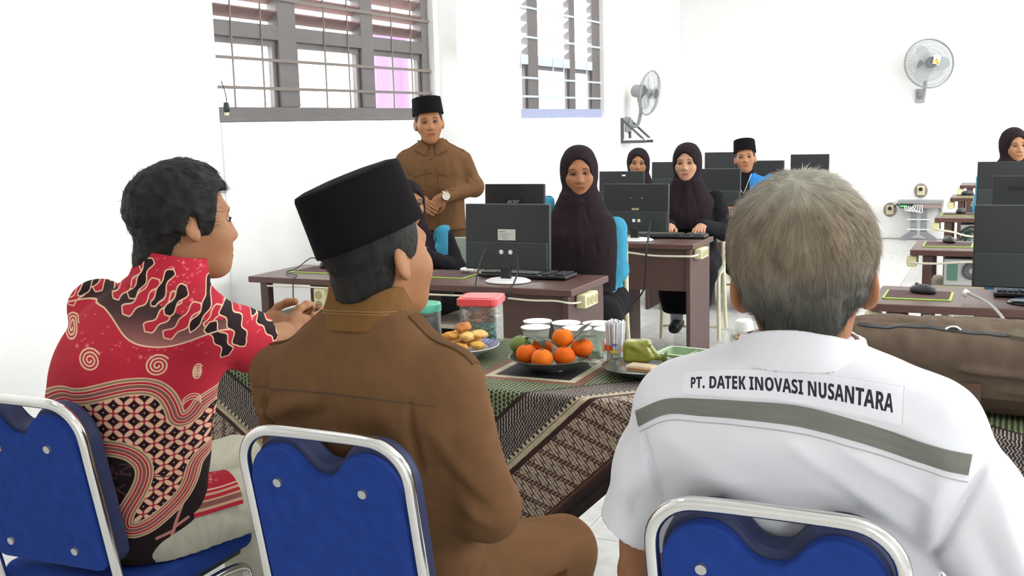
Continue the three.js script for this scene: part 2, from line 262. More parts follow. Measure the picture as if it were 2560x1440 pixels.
function wallWithHoles(name, fixed, t, a0, a1, holes, axis) { // holes: [a0, a1, y0, y1]
  const g = []; const put = (p, q, y0, y1) => { if (q - p > .001 && y1 - y0 > .001) g.push(axis === 'x' ? boxAt(Math.min(fixed, fixed + t), Math.max(fixed, fixed + t), y0, y1, p, q) : boxAt(p, q, y0, y1, Math.min(fixed, fixed + t), Math.max(fixed, fixed + t))); };
  let at = a0; for (const [p, q, y0, y1] of holes) { put(at, p, 0, CH); put(p, q, 0, y0); put(p, q, y1, CH); at = q; } put(at, a1, 0, CH);
  return struct(name, g, M.wall);
}
const WY0 = 1.5, WY1 = 2.75;
wallWithHoles('wall_left', WX, -.22, BZ - .3, FZ + .3, [[-10.62, -8.2, WY0, WY1], [-7.03, -4.35, WY0, WY1]], 'x');
wallWithHoles('wall_right', RX, .22, BZ - .3, FZ + .3, [[-12.2, -10.2, 1, 2.9], [-9.4, -7.4, 1, 2.9], [-6.6, -4.6, 1, 2.9], [-3.8, -1.8, 1, 2.9]], 'x');
wallWithHoles('wall_back', BZ, -.2, WX - .3, RX + .3, [], 'z');
wallWithHoles('wall_front', FZ, .2, WX - .3, RX + .3, [[1.2, 2.1, 0, 2.1]], 'z');
struct('trim_1', boxAt(WX, -3.7, 0, CH, -4.45, FZ), M.wall);
struct('trim_2', boxAt(WX, -3.7, 0, CH, -8.2, -7.1), M.wall);
struct('baseboard_back', boxAt(WX, RX, 0, .012, BZ, BZ + .012), std(lin(.35, .34, .33)));
// wooden windows with iron bars and louvres
const louvreGlass = new THREE.MeshPhysicalMaterial({ color: '#ffffff', transmission: .9, thickness: 0, roughness: .35, ior: 1.5 });
const glass = new THREE.MeshPhysicalMaterial({ color: '#ffffff', transmission: 1, thickness: 0, roughness: .02, ior: 1.5, specularIntensity: .4 });
function windowUnit(name, z0, z1, posts, far) {
  const trM = far ? std(lin(.5, .56, .62), { roughness: .5 }) : M.paintFrame;  // far window: glare put into a pale blue-grey transom and bar colour
  const w = new THREE.Group(); w.name = name; w.userData.kind = 'structure'; scene.add(w);
  const x0 = WX - .11, x1 = WX - .055;
  part('sill', boxAt(x0 - .02, x1 + .02, WY0 + .002, WY0 + .085, z0 + .002, z1 - .002, .006), far ? std(lin(.3, .33, .48), { roughness: .5 }) : M.paintFrame, w);  // far sill: bluish colour imitates the same glare
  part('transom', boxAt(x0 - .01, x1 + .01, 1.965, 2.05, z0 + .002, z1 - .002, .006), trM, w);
  part('head', boxAt(x0, x1, WY1 - .07, WY1 - .002, z0 + .002, z1 - .002, .006), M.paintFrame, w);
  const edges = [z0, ...posts.flat(), z1];
  for (const [a, b] of posts) { const p = part('post', boxAt(x0 - .01, x1 + .012, WY0 + .085, WY1 - .07, a, b, .005), M.paintFrame, w); }
  for (let i = 0; i < edges.length; i += 2) {
    const a = edges[i] + .002, b = edges[i + 1] - .002;
    const s = .035; part('sash', [boxAt(x0 + .01, x1 - .012, WY0 + .087, 1.963, a, a + s), boxAt(x0 + .01, x1 - .012, WY0 + .087, 1.963, b - s, b), boxAt(x0 + .01, x1 - .012, 1.93, 1.963, a + s, b - s)], M.paintFrame, w);
    part('pane', boxAt(x0 + .02, x0 + .024, WY0 + .087, 1.93, a + s, b - s), glass, w);
    for (let k = 0; k < 6; k++) { const g = box(.085, .012, b - a - .004); g.rotateZ(.62); g.translate(WX - .085, 2.105 + k * .098, (a + b) / 2); part('louvre', g, far ? louvreGlass : M.louvre, w); }
  }
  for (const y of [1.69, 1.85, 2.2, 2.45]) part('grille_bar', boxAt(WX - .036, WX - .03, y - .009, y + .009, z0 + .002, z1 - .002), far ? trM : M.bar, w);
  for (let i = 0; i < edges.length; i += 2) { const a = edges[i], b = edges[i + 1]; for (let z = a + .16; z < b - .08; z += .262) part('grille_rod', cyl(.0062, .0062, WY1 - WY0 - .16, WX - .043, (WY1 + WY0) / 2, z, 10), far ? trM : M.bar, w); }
  return w;
}
windowUnit('window_1', -7.03, -4.35, [[-7.028, -6.93], [-6.275, -6.127], [-5.42, -5.244], [-4.42, -4.352]].map((p) => p), 0);
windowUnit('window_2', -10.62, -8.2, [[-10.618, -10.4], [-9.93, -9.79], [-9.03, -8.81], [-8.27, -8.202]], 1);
tag(part('hanging_cloth', (() => { const g = new THREE.PlaneGeometry(1.05, 1.0, 24, 12).toNonIndexed(); const q = new THREE.BoxGeometry(1.05, 1, .004, 40, 4, 1); const p = q.attributes.position; for (let i = 0; i < p.count; i++) p.setZ(i, p.getZ(i) + .03 * Math.sin(p.getX(i) * 22) + .015 * Math.sin(p.getX(i) * 51)); q.computeVertexNormals(); q.rotateY(Math.PI / 2); return q.translate(-5.0, 1.78, -8.5); })(), std(lin(.26, .13, .44), { roughness: .9 })), 'purple cloth hanging outside behind the bars of the large window', 'cloth');
tag(part('clothes_line', [rodGeo([-5.0, 2.293, -12], [-5.0, 2.293, -3], .006), rodGeo([-5, 0, -12], [-5, 2.4, -12], .03), rodGeo([-5, 0, -3], [-5, 2.4, -3], .03)], M.steel), 'thin line on posts that carries the purple cloth outside', 'clothes line');
struct('ground_outside', boxAt(-9, WX - .3, -.2, -.02, -16, 4), std(lin(.5, .48, .44), { roughness: .95 }));
// ceiling lamps out of view, added to light the room
{
  const tubeM = new THREE.MeshStandardMaterial({ color: '#ffffff', emissive: lin(1, .985, .95), emissiveIntensity: 3 });
  for (const [x, z, k] of ADDED_LAMPS) {
    const t = thing('added_ceiling_lamp', 'unseen white fluorescent ceiling fitting with two tubes, added to light the room', 'lamp', [x, CH, z], 0, 'unseen fluorescent fittings added on the ceiling');
    part('housing', box(.34, .06, 1.3, 0, -.032, 0, .01), M.white, t);
    for (const s of [-1, 1]) part('tube', new THREE.CylinderGeometry(.014, .014, 1.2, 12).rotateX(Math.PI / 2).translate(s * .09, -.08, 0), tubeM, t);
    const l = new THREE.RectAreaLight(lin(1, .98, .94), k, .3, 1.2); l.position.set(x, CH - .1, z); l.rotation.x = -Math.PI / 2; scene.add(l);
  }
}
// ---------------------------------------------------------------- wall fans
function wallFan(pos, turn, tilt, label, withPaper) {
  const t = thing('wall_fan', label, 'fan', pos, turn);      // origin on the wall, +z out of the wall
  part('wall_plate', [box(.1, .16, .03, 0, 0, .016, .01), cyl(.03, .035, .06, 0, .02, .05)], M.grey, t);
  part('arm', [tube([[0, -.0, .03], [0, -.02, .12], [0, .1, .17], [0, .3, .17]], .021, 24), ball(.034, 0, .26, .17)], M.grey, t);
  const h = new THREE.Group(); h.name = 'fan_head'; h.position.set(0, .34, .2); h.rotation.x = tilt; h.scale.setScalar(withPaper ? 1.2 : 1.05); t.add(h);
  part('motor', lathe([[0, -.12], [.04, -.118], [.062, -.1], [.07, -.03], [.066, .02], [.03, .03], [0, .03]]).rotateX(Math.PI / 2), M.grey, h);
  const rings = []; const cageR = .225;
  const wire = std(lin(.34, .35, .37), { roughness: .35, metalness: .5 });
  const prof = (a, s) => [cageR * Math.sin(a), .075 + s * .075 * Math.cos(a)];
  for (const s of [-1, 1]) for (const a of [.35, .75, 1.1, 1.38]) { const [r, z] = prof(a, s); rings.push(new THREE.TorusGeometry(r, .0016, 6, 56).translate(0, 0, z)); }
  for (let k = 0; k < 48; k++) { const b = k / 48 * 6.2832; for (const s of [-1, 1]) { const p = []; for (let j = 0; j <= 6; j++) { const [r, z] = prof(.16 + j / 6 * 1.41, s); p.push([r * Math.cos(b), r * Math.sin(b), z]); } rings.push(tube(p, .0011, 6, 4)); } }
  part('cage', rings, wire, h); part('rim', new THREE.TorusGeometry(cageR, .0065, 10, 72).translate(0, 0, .075), M.grey, h);
  const bladeM = std(lin(.42, .45, .44), { roughness: .35 });
  for (let k = 0; k < 3; k++) { const s = new THREE.Shape(); s.moveTo(.02, -.03); s.bezierCurveTo(.09, -.09, .19, -.07, .188, .0); s.bezierCurveTo(.18, .07, .09, .08, .02, .03); const g = extrude(s, .003, .001); g.rotateX(.32); g.rotateZ(k * 2.0944); part('blade', g.translate(0, 0, .07), bladeM, h); }
  part('hub', lathe([[0, .05], [.042, .05], [.045, .08], [.03, .1], [0, .104]]).rotateX(Math.PI / 2), M.grey, h);
  part('badge', lathe([[0, .152], [.046, .152], [.052, .148], [.05, .144], [0, .144]]).rotateX(Math.PI / 2), M.darkGrey, h);
  if (withPaper) part('paper_label', card(.062, .085, .002).applyMatrix4(pose([.042, .02, .162], [0, 0, -14])), std('#ffffff', { map: canvasTex(64, 96, (c) => { c.fillStyle = '#fbfbf5'; c.fillRect(0, 0, 64, 96); c.fillStyle = '#e8b64a'; c.fillRect(4, 54, 56, 36); c.fillStyle = '#d9754f'; c.beginPath(); c.arc(30, 50, 11, 0, 7); c.fill(); c.fillStyle = '#a5642a'; c.fillRect(34, 72, 18, 14); }) }), h, 'white paper label with an orange and yellow print');
  return t;
}
wallFan([-1.02, 1.655, BZ], R(22), R(-6), 'grey wall fan with a white paper label, facing the room on the back wall', true);
wallFan([WX, 1.42, -11.3], R(84), R(10), 'pale wall fan seen side-on next to the far window', false);
{ // triangular bracket under the side fan
  const t = thing('wall_bracket', 'dark triangular metal bracket on the wall below the side-on fan', 'bracket', [WX, 1.22, -11.25]);
  const dm = M.darkGrey;
  for (const z of [-.12, .12]) { part('upright', boxAt(.001, .03, 0, .27, z - .014, z + .014), dm, t); part('cross_bar', boxAt(.03, .28, 0, .03, z - .014, z + .014), dm, t); part('diagonal_bar', rodGeo([.02, .25, z], [.27, .025, z], .013, 6), dm, t); }
  part('shelf_board', boxAt(.03, .28, .031, .05, -.13, .13), M.white, t);
  part('wall_panel', boxAt(.001, .012, .03, .1, -.1, .1), M.whitePl, t);
}
tag(part('conduit', cyl(.011, .011, 1.49, -3.692, .75, -4.46, 10), M.white), 'thin white conduit running down the corner of the wall pier', 'conduit');
{ const t = thing('hanging_bulb_holder', 'small dark bulb holder dangling on a cable beside the large window', 'bulb holder', [-3.69, 1.55, -4.47]);
  part('cable', tube([[.0, .16, .0], [.012, .1, -.01], [.016, .07, -.012], [.014, .05, -.01]], .003, 16, 6), M.cable, t); part('holder', lathe([[0, -.0], [.014, 0], [.018, .02], [.013, .05], [0, .052]], 20).translate(.014, 0, -.01), M.darkPl, t); part('cap', lathe([[0, -.018], [.011, -.016], [.013, 0], [0, .0]], 16).translate(.014, 0, -.01), M.cream, t); }
// back wall: sockets, network shelf, stand
function wallSocket(pos, label) { const t = thing('wall_socket', label, 'socket', pos); part('ring_plate', new THREE.CylinderGeometry(.072, .078, .016, 36).rotateX(Math.PI / 2).scale(.95, 1.08, 1).translate(0, 0, .009), std(lin(.28, .24, .25)), t); part('cover', box(.085, .11, .02, 0, 0, .024, .012), M.cream, t); part('plug', [new THREE.CylinderGeometry(.02, .022, .035, 20).rotateX(Math.PI / 2).translate(0, .018, .05)], M.cable, t); return t; }
wallSocket([-1.31, .345, BZ], 'round dark-rimmed wall socket left of the network shelf');
wallSocket([-.975, .57, BZ], 'round wall socket above the network shelf');
{
  const t = thing('network_shelf', 'grey wall shelf with patch cables on the back wall', 'shelf', [-.965, .4, BZ]);
  part('board', boxAt(-.24, .24, .03, .065, .001, .2, .004), M.grey, t); part('rail', boxAt(-.05, .235, -.02, .03, .02, .19, .004), std(lin(.36, .27, .24)), t);
  for (const x of [-.06, .215]) part('bracket', [boxAt(x - .01, x + .01, -.12, .03, .001, .02), boxAt(x - .01, x + .01, .01, .03, .02, .18)], M.grey, t);
  for (let k = 0; k < 5; k++) part('patch_cable', tube([[-.17 + k * .02, .0, .19], [-.15 + k * .03, -.05, .23], [-.1 + k * .03, -.03 - .01 * k, .22], [-.06 + k * .02, .02, .2]], .006, 18, 6), M.whitePl, t);
  const n = thing('network_switch', 'dark network switch with green status lights at the end of the wall shelf', 'network switch', [-1.13, .37, BZ + .1]);
  part('case', box(.13, .05, .14, 0, .03, 0, .006), M.darkGrey, n);
  const ledM = new THREE.MeshStandardMaterial({ color: '#0a3', emissive: lin(.05, 1, .12), emissiveIntensity: 2.5 });
  for (let k = 0; k < 4; k++) part('status_light', box(.014, .012, .004, -.045 + k * .018, .032, .0715), ledM, n);
  tag(part('network_cable', tube([[-1.26, .38, BZ + .06], [-1.22, .42, BZ + .1], [-1.215, .41, BZ + .12], [-1.202, .4, BZ + .12]], .007, 20, 6), M.cable), 'black cable from the left wall socket to the network switch', 'cable');
  const s = thing('steel_stand', 'grey two-legged stand with splayed feet below the network shelf', 'stand', [-.98, 0, BZ + .12]);
  const gm = std(lin(.27, .28, .29), { roughness: .6 });
  for (const q of [-1, 1]) { part('leg', boxAt(q * .055 - .034, q * .055 + .034, .1, .365, -.012, .012, .006), gm, s); part('foot', extrude((() => { const a = new THREE.Shape(); a.moveTo(q * .02, .1); a.lineTo(q * .09, .1); a.lineTo(q * .19, .03); a.lineTo(q * .19, 0); a.lineTo(q * .14, 0); a.lineTo(q * .02, .07); return a; })(), .03, .003).translate(0, .001, -.015), gm, s); }
  for (const y of [.13, .245]) part('rung', boxAt(-.13, .13, y - .008, y + .008, .014, .03, .003), M.whitePl, s);
}
// ---------------------------------------------------------------- computer desks: front towards +z, origin at the front left corner on the floor
function deskParts(t) {
  part('desktop', box(.86, .03, .47, .43, .725, -.235, .004), M.deskTop, t);
  const L = .055, e = .0012;
  for (const z of [-.025, -.44]) part('leg', box(.045, .708, .045, L + .03, .354, z - .01, .003), M.desk, t);
  part('partition', boxAt(.37, .392, .001, .708, -.45, -.03, .002), M.desk, t);
  part('shelf', boxAt(.0945, .369, .53, .55, -.44, -.04, .002), M.raw, t);
  part('front_panel', boxAt(.393, .815, .46, .708, -.05, -.03, .002), M.desk, t);
  part('side_panel', boxAt(.816, .84, .001, .708, -.45, -.008, .002), M.desk, t);
  return t;
}
const desk0 = deskParts(thing('computer_desk', '', 'desk', [-3.43, 0, -4.26], 0, 'computer desks in rows'));
const ROWS = [-4.26, -6.04, -7.95, -9.86, -11.6];
const rowName = ['front row', 'second row', 'third row', 'fourth row', 'last row'];
const colX = [-3.43, -2.565, -.485], colName = ['next to the window wall', 'on the aisle, left block', 'on the aisle, right block', 'far right'];
ROWS.forEach((z, r) => colX.forEach((x, c) => { const l = `dark brown computer desk in the ${rowName[r]}, ${colName[c]}`; const X = c < 2 && r ? x + .045 : x; if (!r && !c) desk0.userData.label = l; else copyOf(desk0, [X, 0, z], 0, l); }));
// monitors: origin at the stand foot, back of the screen towards +z
function monitorParts(t, w, h, o = {}) {
  const y0 = .055, d = o.tilt ?? -.05;
  const b = new THREE.Group(); b.name = 'display'; b.position.set(0, y0 + h / 2, 0); b.rotation.x = d; t.add(b);
  part('casing', box(w, h, .026, 0, 0, 0, .005), M.blackPl, b); part('rear_cover', box(w - .012, h * .42, .012, 0, -h * .285, .0165, .005), M.darkPl, b);
  part('screen', box(w - .03, h - .035, .002, 0, .004, -.0142), M.screen, b);
  if (o.vent) part('vent_strip', (() => { const g = []; for (let i = 0; i < 26; i++) g.push(box(.006, .016, .003, -w * .33 + i * w * .66 / 25, h * .3, .0142)); return g; })(), M.glossBlack, b);
  if (o.sticker) part('sticker', card(.088, .05, .001).translate(.0, h * .035, .0136), std('#fff', { map: canvasTex(128, 72, (c) => { c.fillStyle = '#b9bbb0'; c.fillRect(0, 0, 128, 72); c.fillStyle = '#8d8f86'; c.fillRect(10, 10, 44, 10); for (let k = 0; k < 4; k++) c.fillRect(10, 28 + k * 7, 90 - k * 14, 3); c.fillRect(36, 56, 40, 8); }) }), b, 'grey specification sticker');
  if (o.logo) part('logo', card(.105, .04, .001).translate(.0, o.logoY ?? h * .2, .0145), std('#fff', { roughness: .4, map: canvasTex(256, 96, (c) => { c.fillStyle = '#131615'; c.fillRect(0, 0, 256, 96); c.fillStyle = '#8d918c'; c.font = 'bold italic 92px sans-serif'; c.textBaseline = 'middle'; c.setTransform(1.05, 0, 0, 1, 8, 0); c.fillText(o.logo, 0, 40); }) }), b);
  if (o.stars) for (const s of [-1, 1]) part('star_sticker', (() => { const g = []; for (let k = 0; k < 4; k++) g.push(box(.022, .0042, .0015).rotateZ(k * Math.PI / 4)); return merge(g).translate(s * .023 - .0, -h * .225, .0232); })(), std(lin(.85, .84, .9)), b, 'white star-shaped sticker');
  if (o.dots) { for (const s of [-1, 1]) part('port', box(.018, .018, .002, s * .016 + .01, -h * .27, .0232, .0009), s < 0 ? M.white : M.cream, b); for (const s of [-1, 1]) part('screw', ball(.0035, s * .035 + .005, h * .2, .0145, 10), M.chrome, b); part('sticker', box(.045, .012, .001, 0, -h * .03, .0136), M.creamDark, b); }
  if (o.tape) part('tape', box(.03, .012, .001, .02, h * .38, .0138), M.white, b);
  part('neck', [box(.05, .07, .02, 0, .042, .03, .006)], M.blackPl, t);
  part('foot', lathe([[0, 0], [.105, 0], [.108, .006], [.09, .014], [.03, .02], [0, .02]], 48).scale(1, 1, .8).translate(0, .0, .01), o.whiteFoot ? M.white : M.glossBlack, t);
  return t;
}
const D = .7402;
const mon = (label, x, z, w, h, o) => monitorParts(thing('monitor', label, 'monitor', [x, D, z], o?.turn ?? 0, 'black monitors on the computer desks'), w, h, o);
mon('black monitor back with a grey sticker and two white stars, front row', -2.08, -4.43, .42, .30, { sticker: 1, stars: 1, whiteFoot: 1 });
mon('black monitor showing a lettered logo, behind the front-row monitor', -2.855, -6.2, .41, .285, { logo: 'acer', logoY: .03 });
mon('black monitor with two small lights beside the girl on the aisle, second row', -2.055, -6.2, .41, .285, { dots: 1, whiteFoot: 1 });
mon('black monitor with a bit of white tape before the smaller girl', -2.8, -8.1, .37, .27, { tape: 1 });
mon('black monitor in front of the boy in the cap, third row', -2.045, -8.1, .37, .285, {});
mon('black monitor partly hidden by the girl on the aisle, fourth row left', -2.95, -10, .40, .265, {});
mon('black monitor right behind the boy in the cap, fourth row', -2.1, -10, .40, .27, {});
mon('black monitor left behind the boy in the cap, last row', -2.9, -11.8, .42, .295, {});
mon('black monitor standing alone against the back wall above the grey head', -1.975, -11.8, .40, .262, {});
mon('nearest black monitor at the right edge of the picture', .1, -4.43, .46, .31, {});
mon('black monitor one row behind the nearest one at the right edge', .13, -6.2, .46, .325, { vent: 1 });
mon('black monitor in front of the girl at the right edge', 0, -8.1, .46, .32, {});
// keyboards, mice, pads
function keyboardParts(t) {
  part('case', [box(.45, .016, .15, 0, .011, 0, .006)], M.blackPl, t); const keyG = box(.0168, .008, .0165, 0, .004, 0, .002, 1), g = [];
  for (let r = 0; r < 5; r++) for (let c = 0; c < 22; c++) if (!(r === 0 && c > 3 && c < 10)) { if (c === 15 || c === 18) continue; g.push(keyG.clone().translate(-.204 + c * .0194, .019, .052 - r * .0255)); }
  g.push(box(.11, .008, .0165, -.075, .023, .052, .002)); part('keys', g, std(lin(.03, .032, .033), { roughness: .35 }), t).userData.kind = 'stuff'; return t;
}
const kb = keyboardParts(thing('keyboard', 'black keyboard under the starred monitor on the front row desk', 'keyboard', [-2.06, D + .0005, -4.59], 0, 'black keyboards'));
copyOf(kb, [-1.9, D + .0005, -6.39], R(4), 'black keyboard beside the girl on the aisle, second row');
copyOf(kb, [.17, D + .0005, -4.60], 0, 'black keyboard under the nearest monitor at the right edge');
function padParts(t, w = .25, d = .21) { part('rubber_edge', extrude(roundRect(w, d, .012), .003, .0008).rotateX(-Math.PI / 2).translate(0, .001, 0), M.padEdge, t, 'lime green stitched edge'); part('pad_top', extrude(roundRect(w - .016, d - .016, .008), .001).rotateX(-Math.PI / 2).translate(0, .005, 0), M.padTop, t); return t; }
const padH = .0065;
function mouseParts(t, cordTo) {
  const f = new Field(); f.ell([0, .012, 0], [.031, .025, .056], .01).clip((x, y) => .001 - y, .004); part('shell', netMesh(f, [-.04, -.005, -.065], [.04, .045, .065], .004), M.blackPl, t);
  part('wheel', new THREE.CylinderGeometry(.008, .008, .006, 16).rotateZ(Math.PI / 2).translate(0, .032, -.028), M.darkGrey, t); return t;
}
const pad0 = padParts(thing('mouse_pad', 'dark mouse pad with a green edge at the wall end of the front row', 'mouse pad', [-3.18, D, -4.54], 0, 'green-edged mouse pads'));
const mouse0 = mouseParts(thing('mouse', 'black mouse and its looped cable at the wall end of the front row', 'mouse', [-3.2, D + padH, -4.6], R(30), 'black computer mice'));
[[-2.45, -4.55, 'dark mouse pad with a green edge beside the starred monitor', 0], [-3.2, -6.3, 'green-edged mouse pad behind the standing man', 0], [-.325, -4.49, 'nearest mouse pad, dark red with a green edge, on the right block', 1], [-.31, -6.3, 'second mouse pad with a green edge on the right block', 1], [-.33, -8.2, 'third mouse pad on the right block, smaller and further back', 1], [-.33, -10.1, 'furthest mouse pad visible on the right block', 1]].forEach(([x, z, l]) => copyOf(pad0, [x, D, z], 0, l));
[[-2.42, -4.62, 'white crumpled', 9], [-.31, -4.52, 'nearest mouse, black, on the green-edged pad of the right block'], [-.31, -6.36, 'second black mouse on the right block'], [-.33, -8.28, 'third black mouse on the right block, half hiding cables'], [-.36, -10.15, 'furthest small black mouse on the right block']].forEach(([x, z, l, k], i) => { if (k) return; copyOf(mouse0, [x, D + padH, z], R(100 - i * 40), l); });
{ const t = thing('tissue', 'small crumpled white tissue on the mouse pad beside the starred monitor', 'tissue', [-2.39, D + padH + .006, -4.6]); const f = new Field(); f.ell([0, .01, 0], [.03, .011, .02], .01).ell([.025, .01, .004], [.018, .012, .016], .01); f.noise = (x, y, z) => .004 * noise(x * 90, y * 90, z * 90); part('paper', netMesh(f, [-.05, -.01, -.04], [.06, .04, .04], .0035), M.white, t); }
const cable = (label, pts, r, m = M.cable) => tag(part('cable', tube(pts, r, Math.max(24, pts.length * 8), 7), m), label, 'cable');
cable('thin black mouse cable looping over the edge at the wall end', [[-3.245, D + .03, -4.64], [-3.28, D + .055, -4.6], [-3.31, D + .012, -4.5], [-3.3, D + .008, -4.4], [-3.2, D + .008, -4.32], [-3.14, D + .012, -4.268], [-3.137, D - .004, -4.236], [-3.137, D - .05, -4.228], [-3.14, .62, -4.228]], .0028);
// multi-way sockets
function stripParts(t, n, dark) {   // origin at the back centre, holes towards +z, long side along x
  const w = n === 2 ? .11 : .155; part('housing', box(w, .06, .048, 0, 0, .0245, .007), M.cream, t);
  for (let i = 0; i < n; i++) { const x = (i - (n - 1) / 2) * .047; part('outlet', [new THREE.CylinderGeometry(.0185, .0185, .002, 28).rotateX(Math.PI / 2).translate(x, 0, .0492), new THREE.TorusGeometry(.0185, .002, 8, 28).translate(x, 0, .049)], M.creamDark, t); }
  return t;
}
const strip0 = stripParts(thing('power_strip', 'cream three-way socket strip on the right end of the front row desk', 'power strip', [-1.7235, .675, -4.43], Math.PI / 2, 'cream socket strips on the desks'), 3);
copyOf(strip0, [-1.6785, .675, -6.2], Math.PI / 2, 'cream three-way socket strip on the right end of the second row desk');
[[-.4531, -4.36, 'cream socket strip at the left end of the nearest right-hand desk'], [-.4531, -6.14, 'cream socket strip at the left end of the second right-hand desk'], [-.4531, -8.05, 'cream socket strip at the left end of the third right-hand desk'], [-.4531, -9.96, 'cream socket strip at the left end of the fourth right-hand desk'], [-.4531, -11.7, 'cream socket strip at the left end of the last right-hand desk']].forEach(([x, z, l]) => copyOf(strip0, [x, .675, z], -Math.PI / 2, l));
{ const s = copyOf(strip0, [-3.0, .62, -4.2885], 0, 'upright cream socket strip with a black plug on the desk by the window wall'); s.rotation.set(0, 0, Math.PI / 2);
  const p = thing('plug', 'black power plug in the upright socket strip', 'plug', [-3.0, .603, -4.237]); part('body', [new THREE.CylinderGeometry(.019, .021, .03, 24).rotateX(Math.PI / 2).translate(0, 0, .016), box(.03, .014, .02, -.022, 0, .02, .004)], M.cable, p); part('cord', tube([[-.035, 0, .02], [-.06, -.03, .01], [-.07, -.08, -.02], [-.06, -.2, -.04]], .004, 20, 6), M.cable, p);
  const q = copyOf(strip0, [.05, .6, -4.288], 0, 'cream socket on the front panel of the nearest right-hand desk'); q.rotation.set(0, 0, 0); }
cable('cream cord sagging under the front row desktop to the socket strip', [[-3.3, .7, -4.243], [-3.0, .7028, -4.243], [-2.4, .695, -4.247], [-2.05, .697, -4.247], [-1.9, .69, -4.247], [-1.77, .692, -4.247], [-1.715, .686, -4.247], [-1.7, .68, -4.29], [-1.698, .675, -4.346]], .0045, M.creamCable);
cable('cream cord under the second row desktop to the socket strip', [[-2.4, .69, -6.03], [-2.15, .695, -6.028], [-1.9, .672, -6.028], [-1.72, .672, -6.028], [-1.665, .673, -6.035], [-1.652, .675, -6.08], [-1.652, .675, -6.114]], .006, M.creamCable);
cable('pale cord hanging under the second right-hand desktop', [[-.478, .672, -6.052], [-.46, .672, -6.028], [-.36, .672, -6.02], [-.2, .685, -6.02], [.1, .68, -6.02]], .006, M.creamCable);
cable('pale cord hanging under the third right-hand desktop', [[-.478, .668, -7.96], [-.46, .66, -7.935], [-.38, .65, -7.925], [-.25, .62, -7.925], [-.05, .65, -7.925]], .007, M.creamCable);
cable('black monitor cable hanging from the starred monitor', [[-2.17, .9, -4.385], [-2.18, .82, -4.33], [-2.165, .757, -4.262], [-2.155, .735, -4.238], [-2.15, .7, -4.234], [-2.08, .68, -4.232], [-2.0, .7, -4.234], [-1.985, .735, -4.238], [-1.98, .757, -4.262], [-1.99, .82, -4.34], [-2.02, .88, -4.385]], .004);
cable('dark blue cable over the front edge of the second row desk', [[-1.95, .86, -6.155], [-1.94, .8, -6.09], [-1.93, .757, -6.038], [-1.93, .73, -6.014], [-1.935, .6, -6.01], [-1.95, .47, -6.01], [-2.08, .3, -6.02], [-2.1, .02, -6.0]], .006);
const droop = cable('pale grey cable drooping off the nearest right-hand desk', [[-.145, .775, -4.4], [-.12, .772, -4.35], [-.06, .765, -4.2], [.0, .72, -4.02], [.05, .6, -3.9], [.09, .4, -3.85]], .0055, M.greyCable);
part('connector', lathe([[0, -.012], [.014, -.01], [.015, .01], [0, .012]], 16).rotateZ(1).translate(-.15, .772, -4.4), M.white, droop, 'white connector');
// computer cases on the shelves
function caseParts(t) {
  part('case_body', box(.19, .15, .36, 0, .0755, 0, .004), std(lin(.42, .45, .46), { roughness: .45, metalness: .3 }), t); part('back_plate', box(.18, .14, .004, 0, .0755, .182), std(lin(.5, .5, .46)), t);
  part('fan_grille', [new THREE.TorusGeometry(.036, .014, 10, 36).translate(.045, .085, .186), new THREE.TorusGeometry(.016, .0015, 6, 24).translate(.045, .085, .19)], M.darkGrey, t);
  part('port_block', box(.05, .09, .006, -.05, .075, .185), std(lin(.10, .22, .17)), t); return t;
}
const case0 = caseParts(thing('computer_case', 'grey computer case on the shelf of the second right-hand desk', 'computer', [-.22, .5505, -6.26], 0, 'computer cases on the desk shelves'));
case0.position.x = -.225; case0.scale.set(1, .95, 1);
copyOf(case0, [-.225, .5505, -8.16], 0, 'grey computer case on the shelf of the third right-hand desk');
copyOf(case0, [-.225, .5505, -4.53], 0, 'grey computer case under cables in the nearest right-hand desk').scale.set(1, .5, 1);
for (let k = 0; k < 4; k++) cable(['first', 'second', 'third', 'fourth'][k] + ' black cable bundled on the shelf of the nearest right-hand desk', [[-.29 + k * .045, .66, -4.3], [-.31 + k * .045, .62, -4.24], [-.345 + k * .045, .565, -4.24], [-.355 + k * .045, .562, -4.31]], .006);
for (let k = 0; k < 3; k++) cable(['upper', 'middle', 'lower'][k] + ' black cable curling under the third right-hand desk', [[-.34 + .02 * k, .62 - .03 * k, -7.955], [-.26, .68 - .03 * k, -7.952], [-.16, .65 - .035 * k, -7.952], [-.12, .6 - .03 * k, -7.955]], .008);
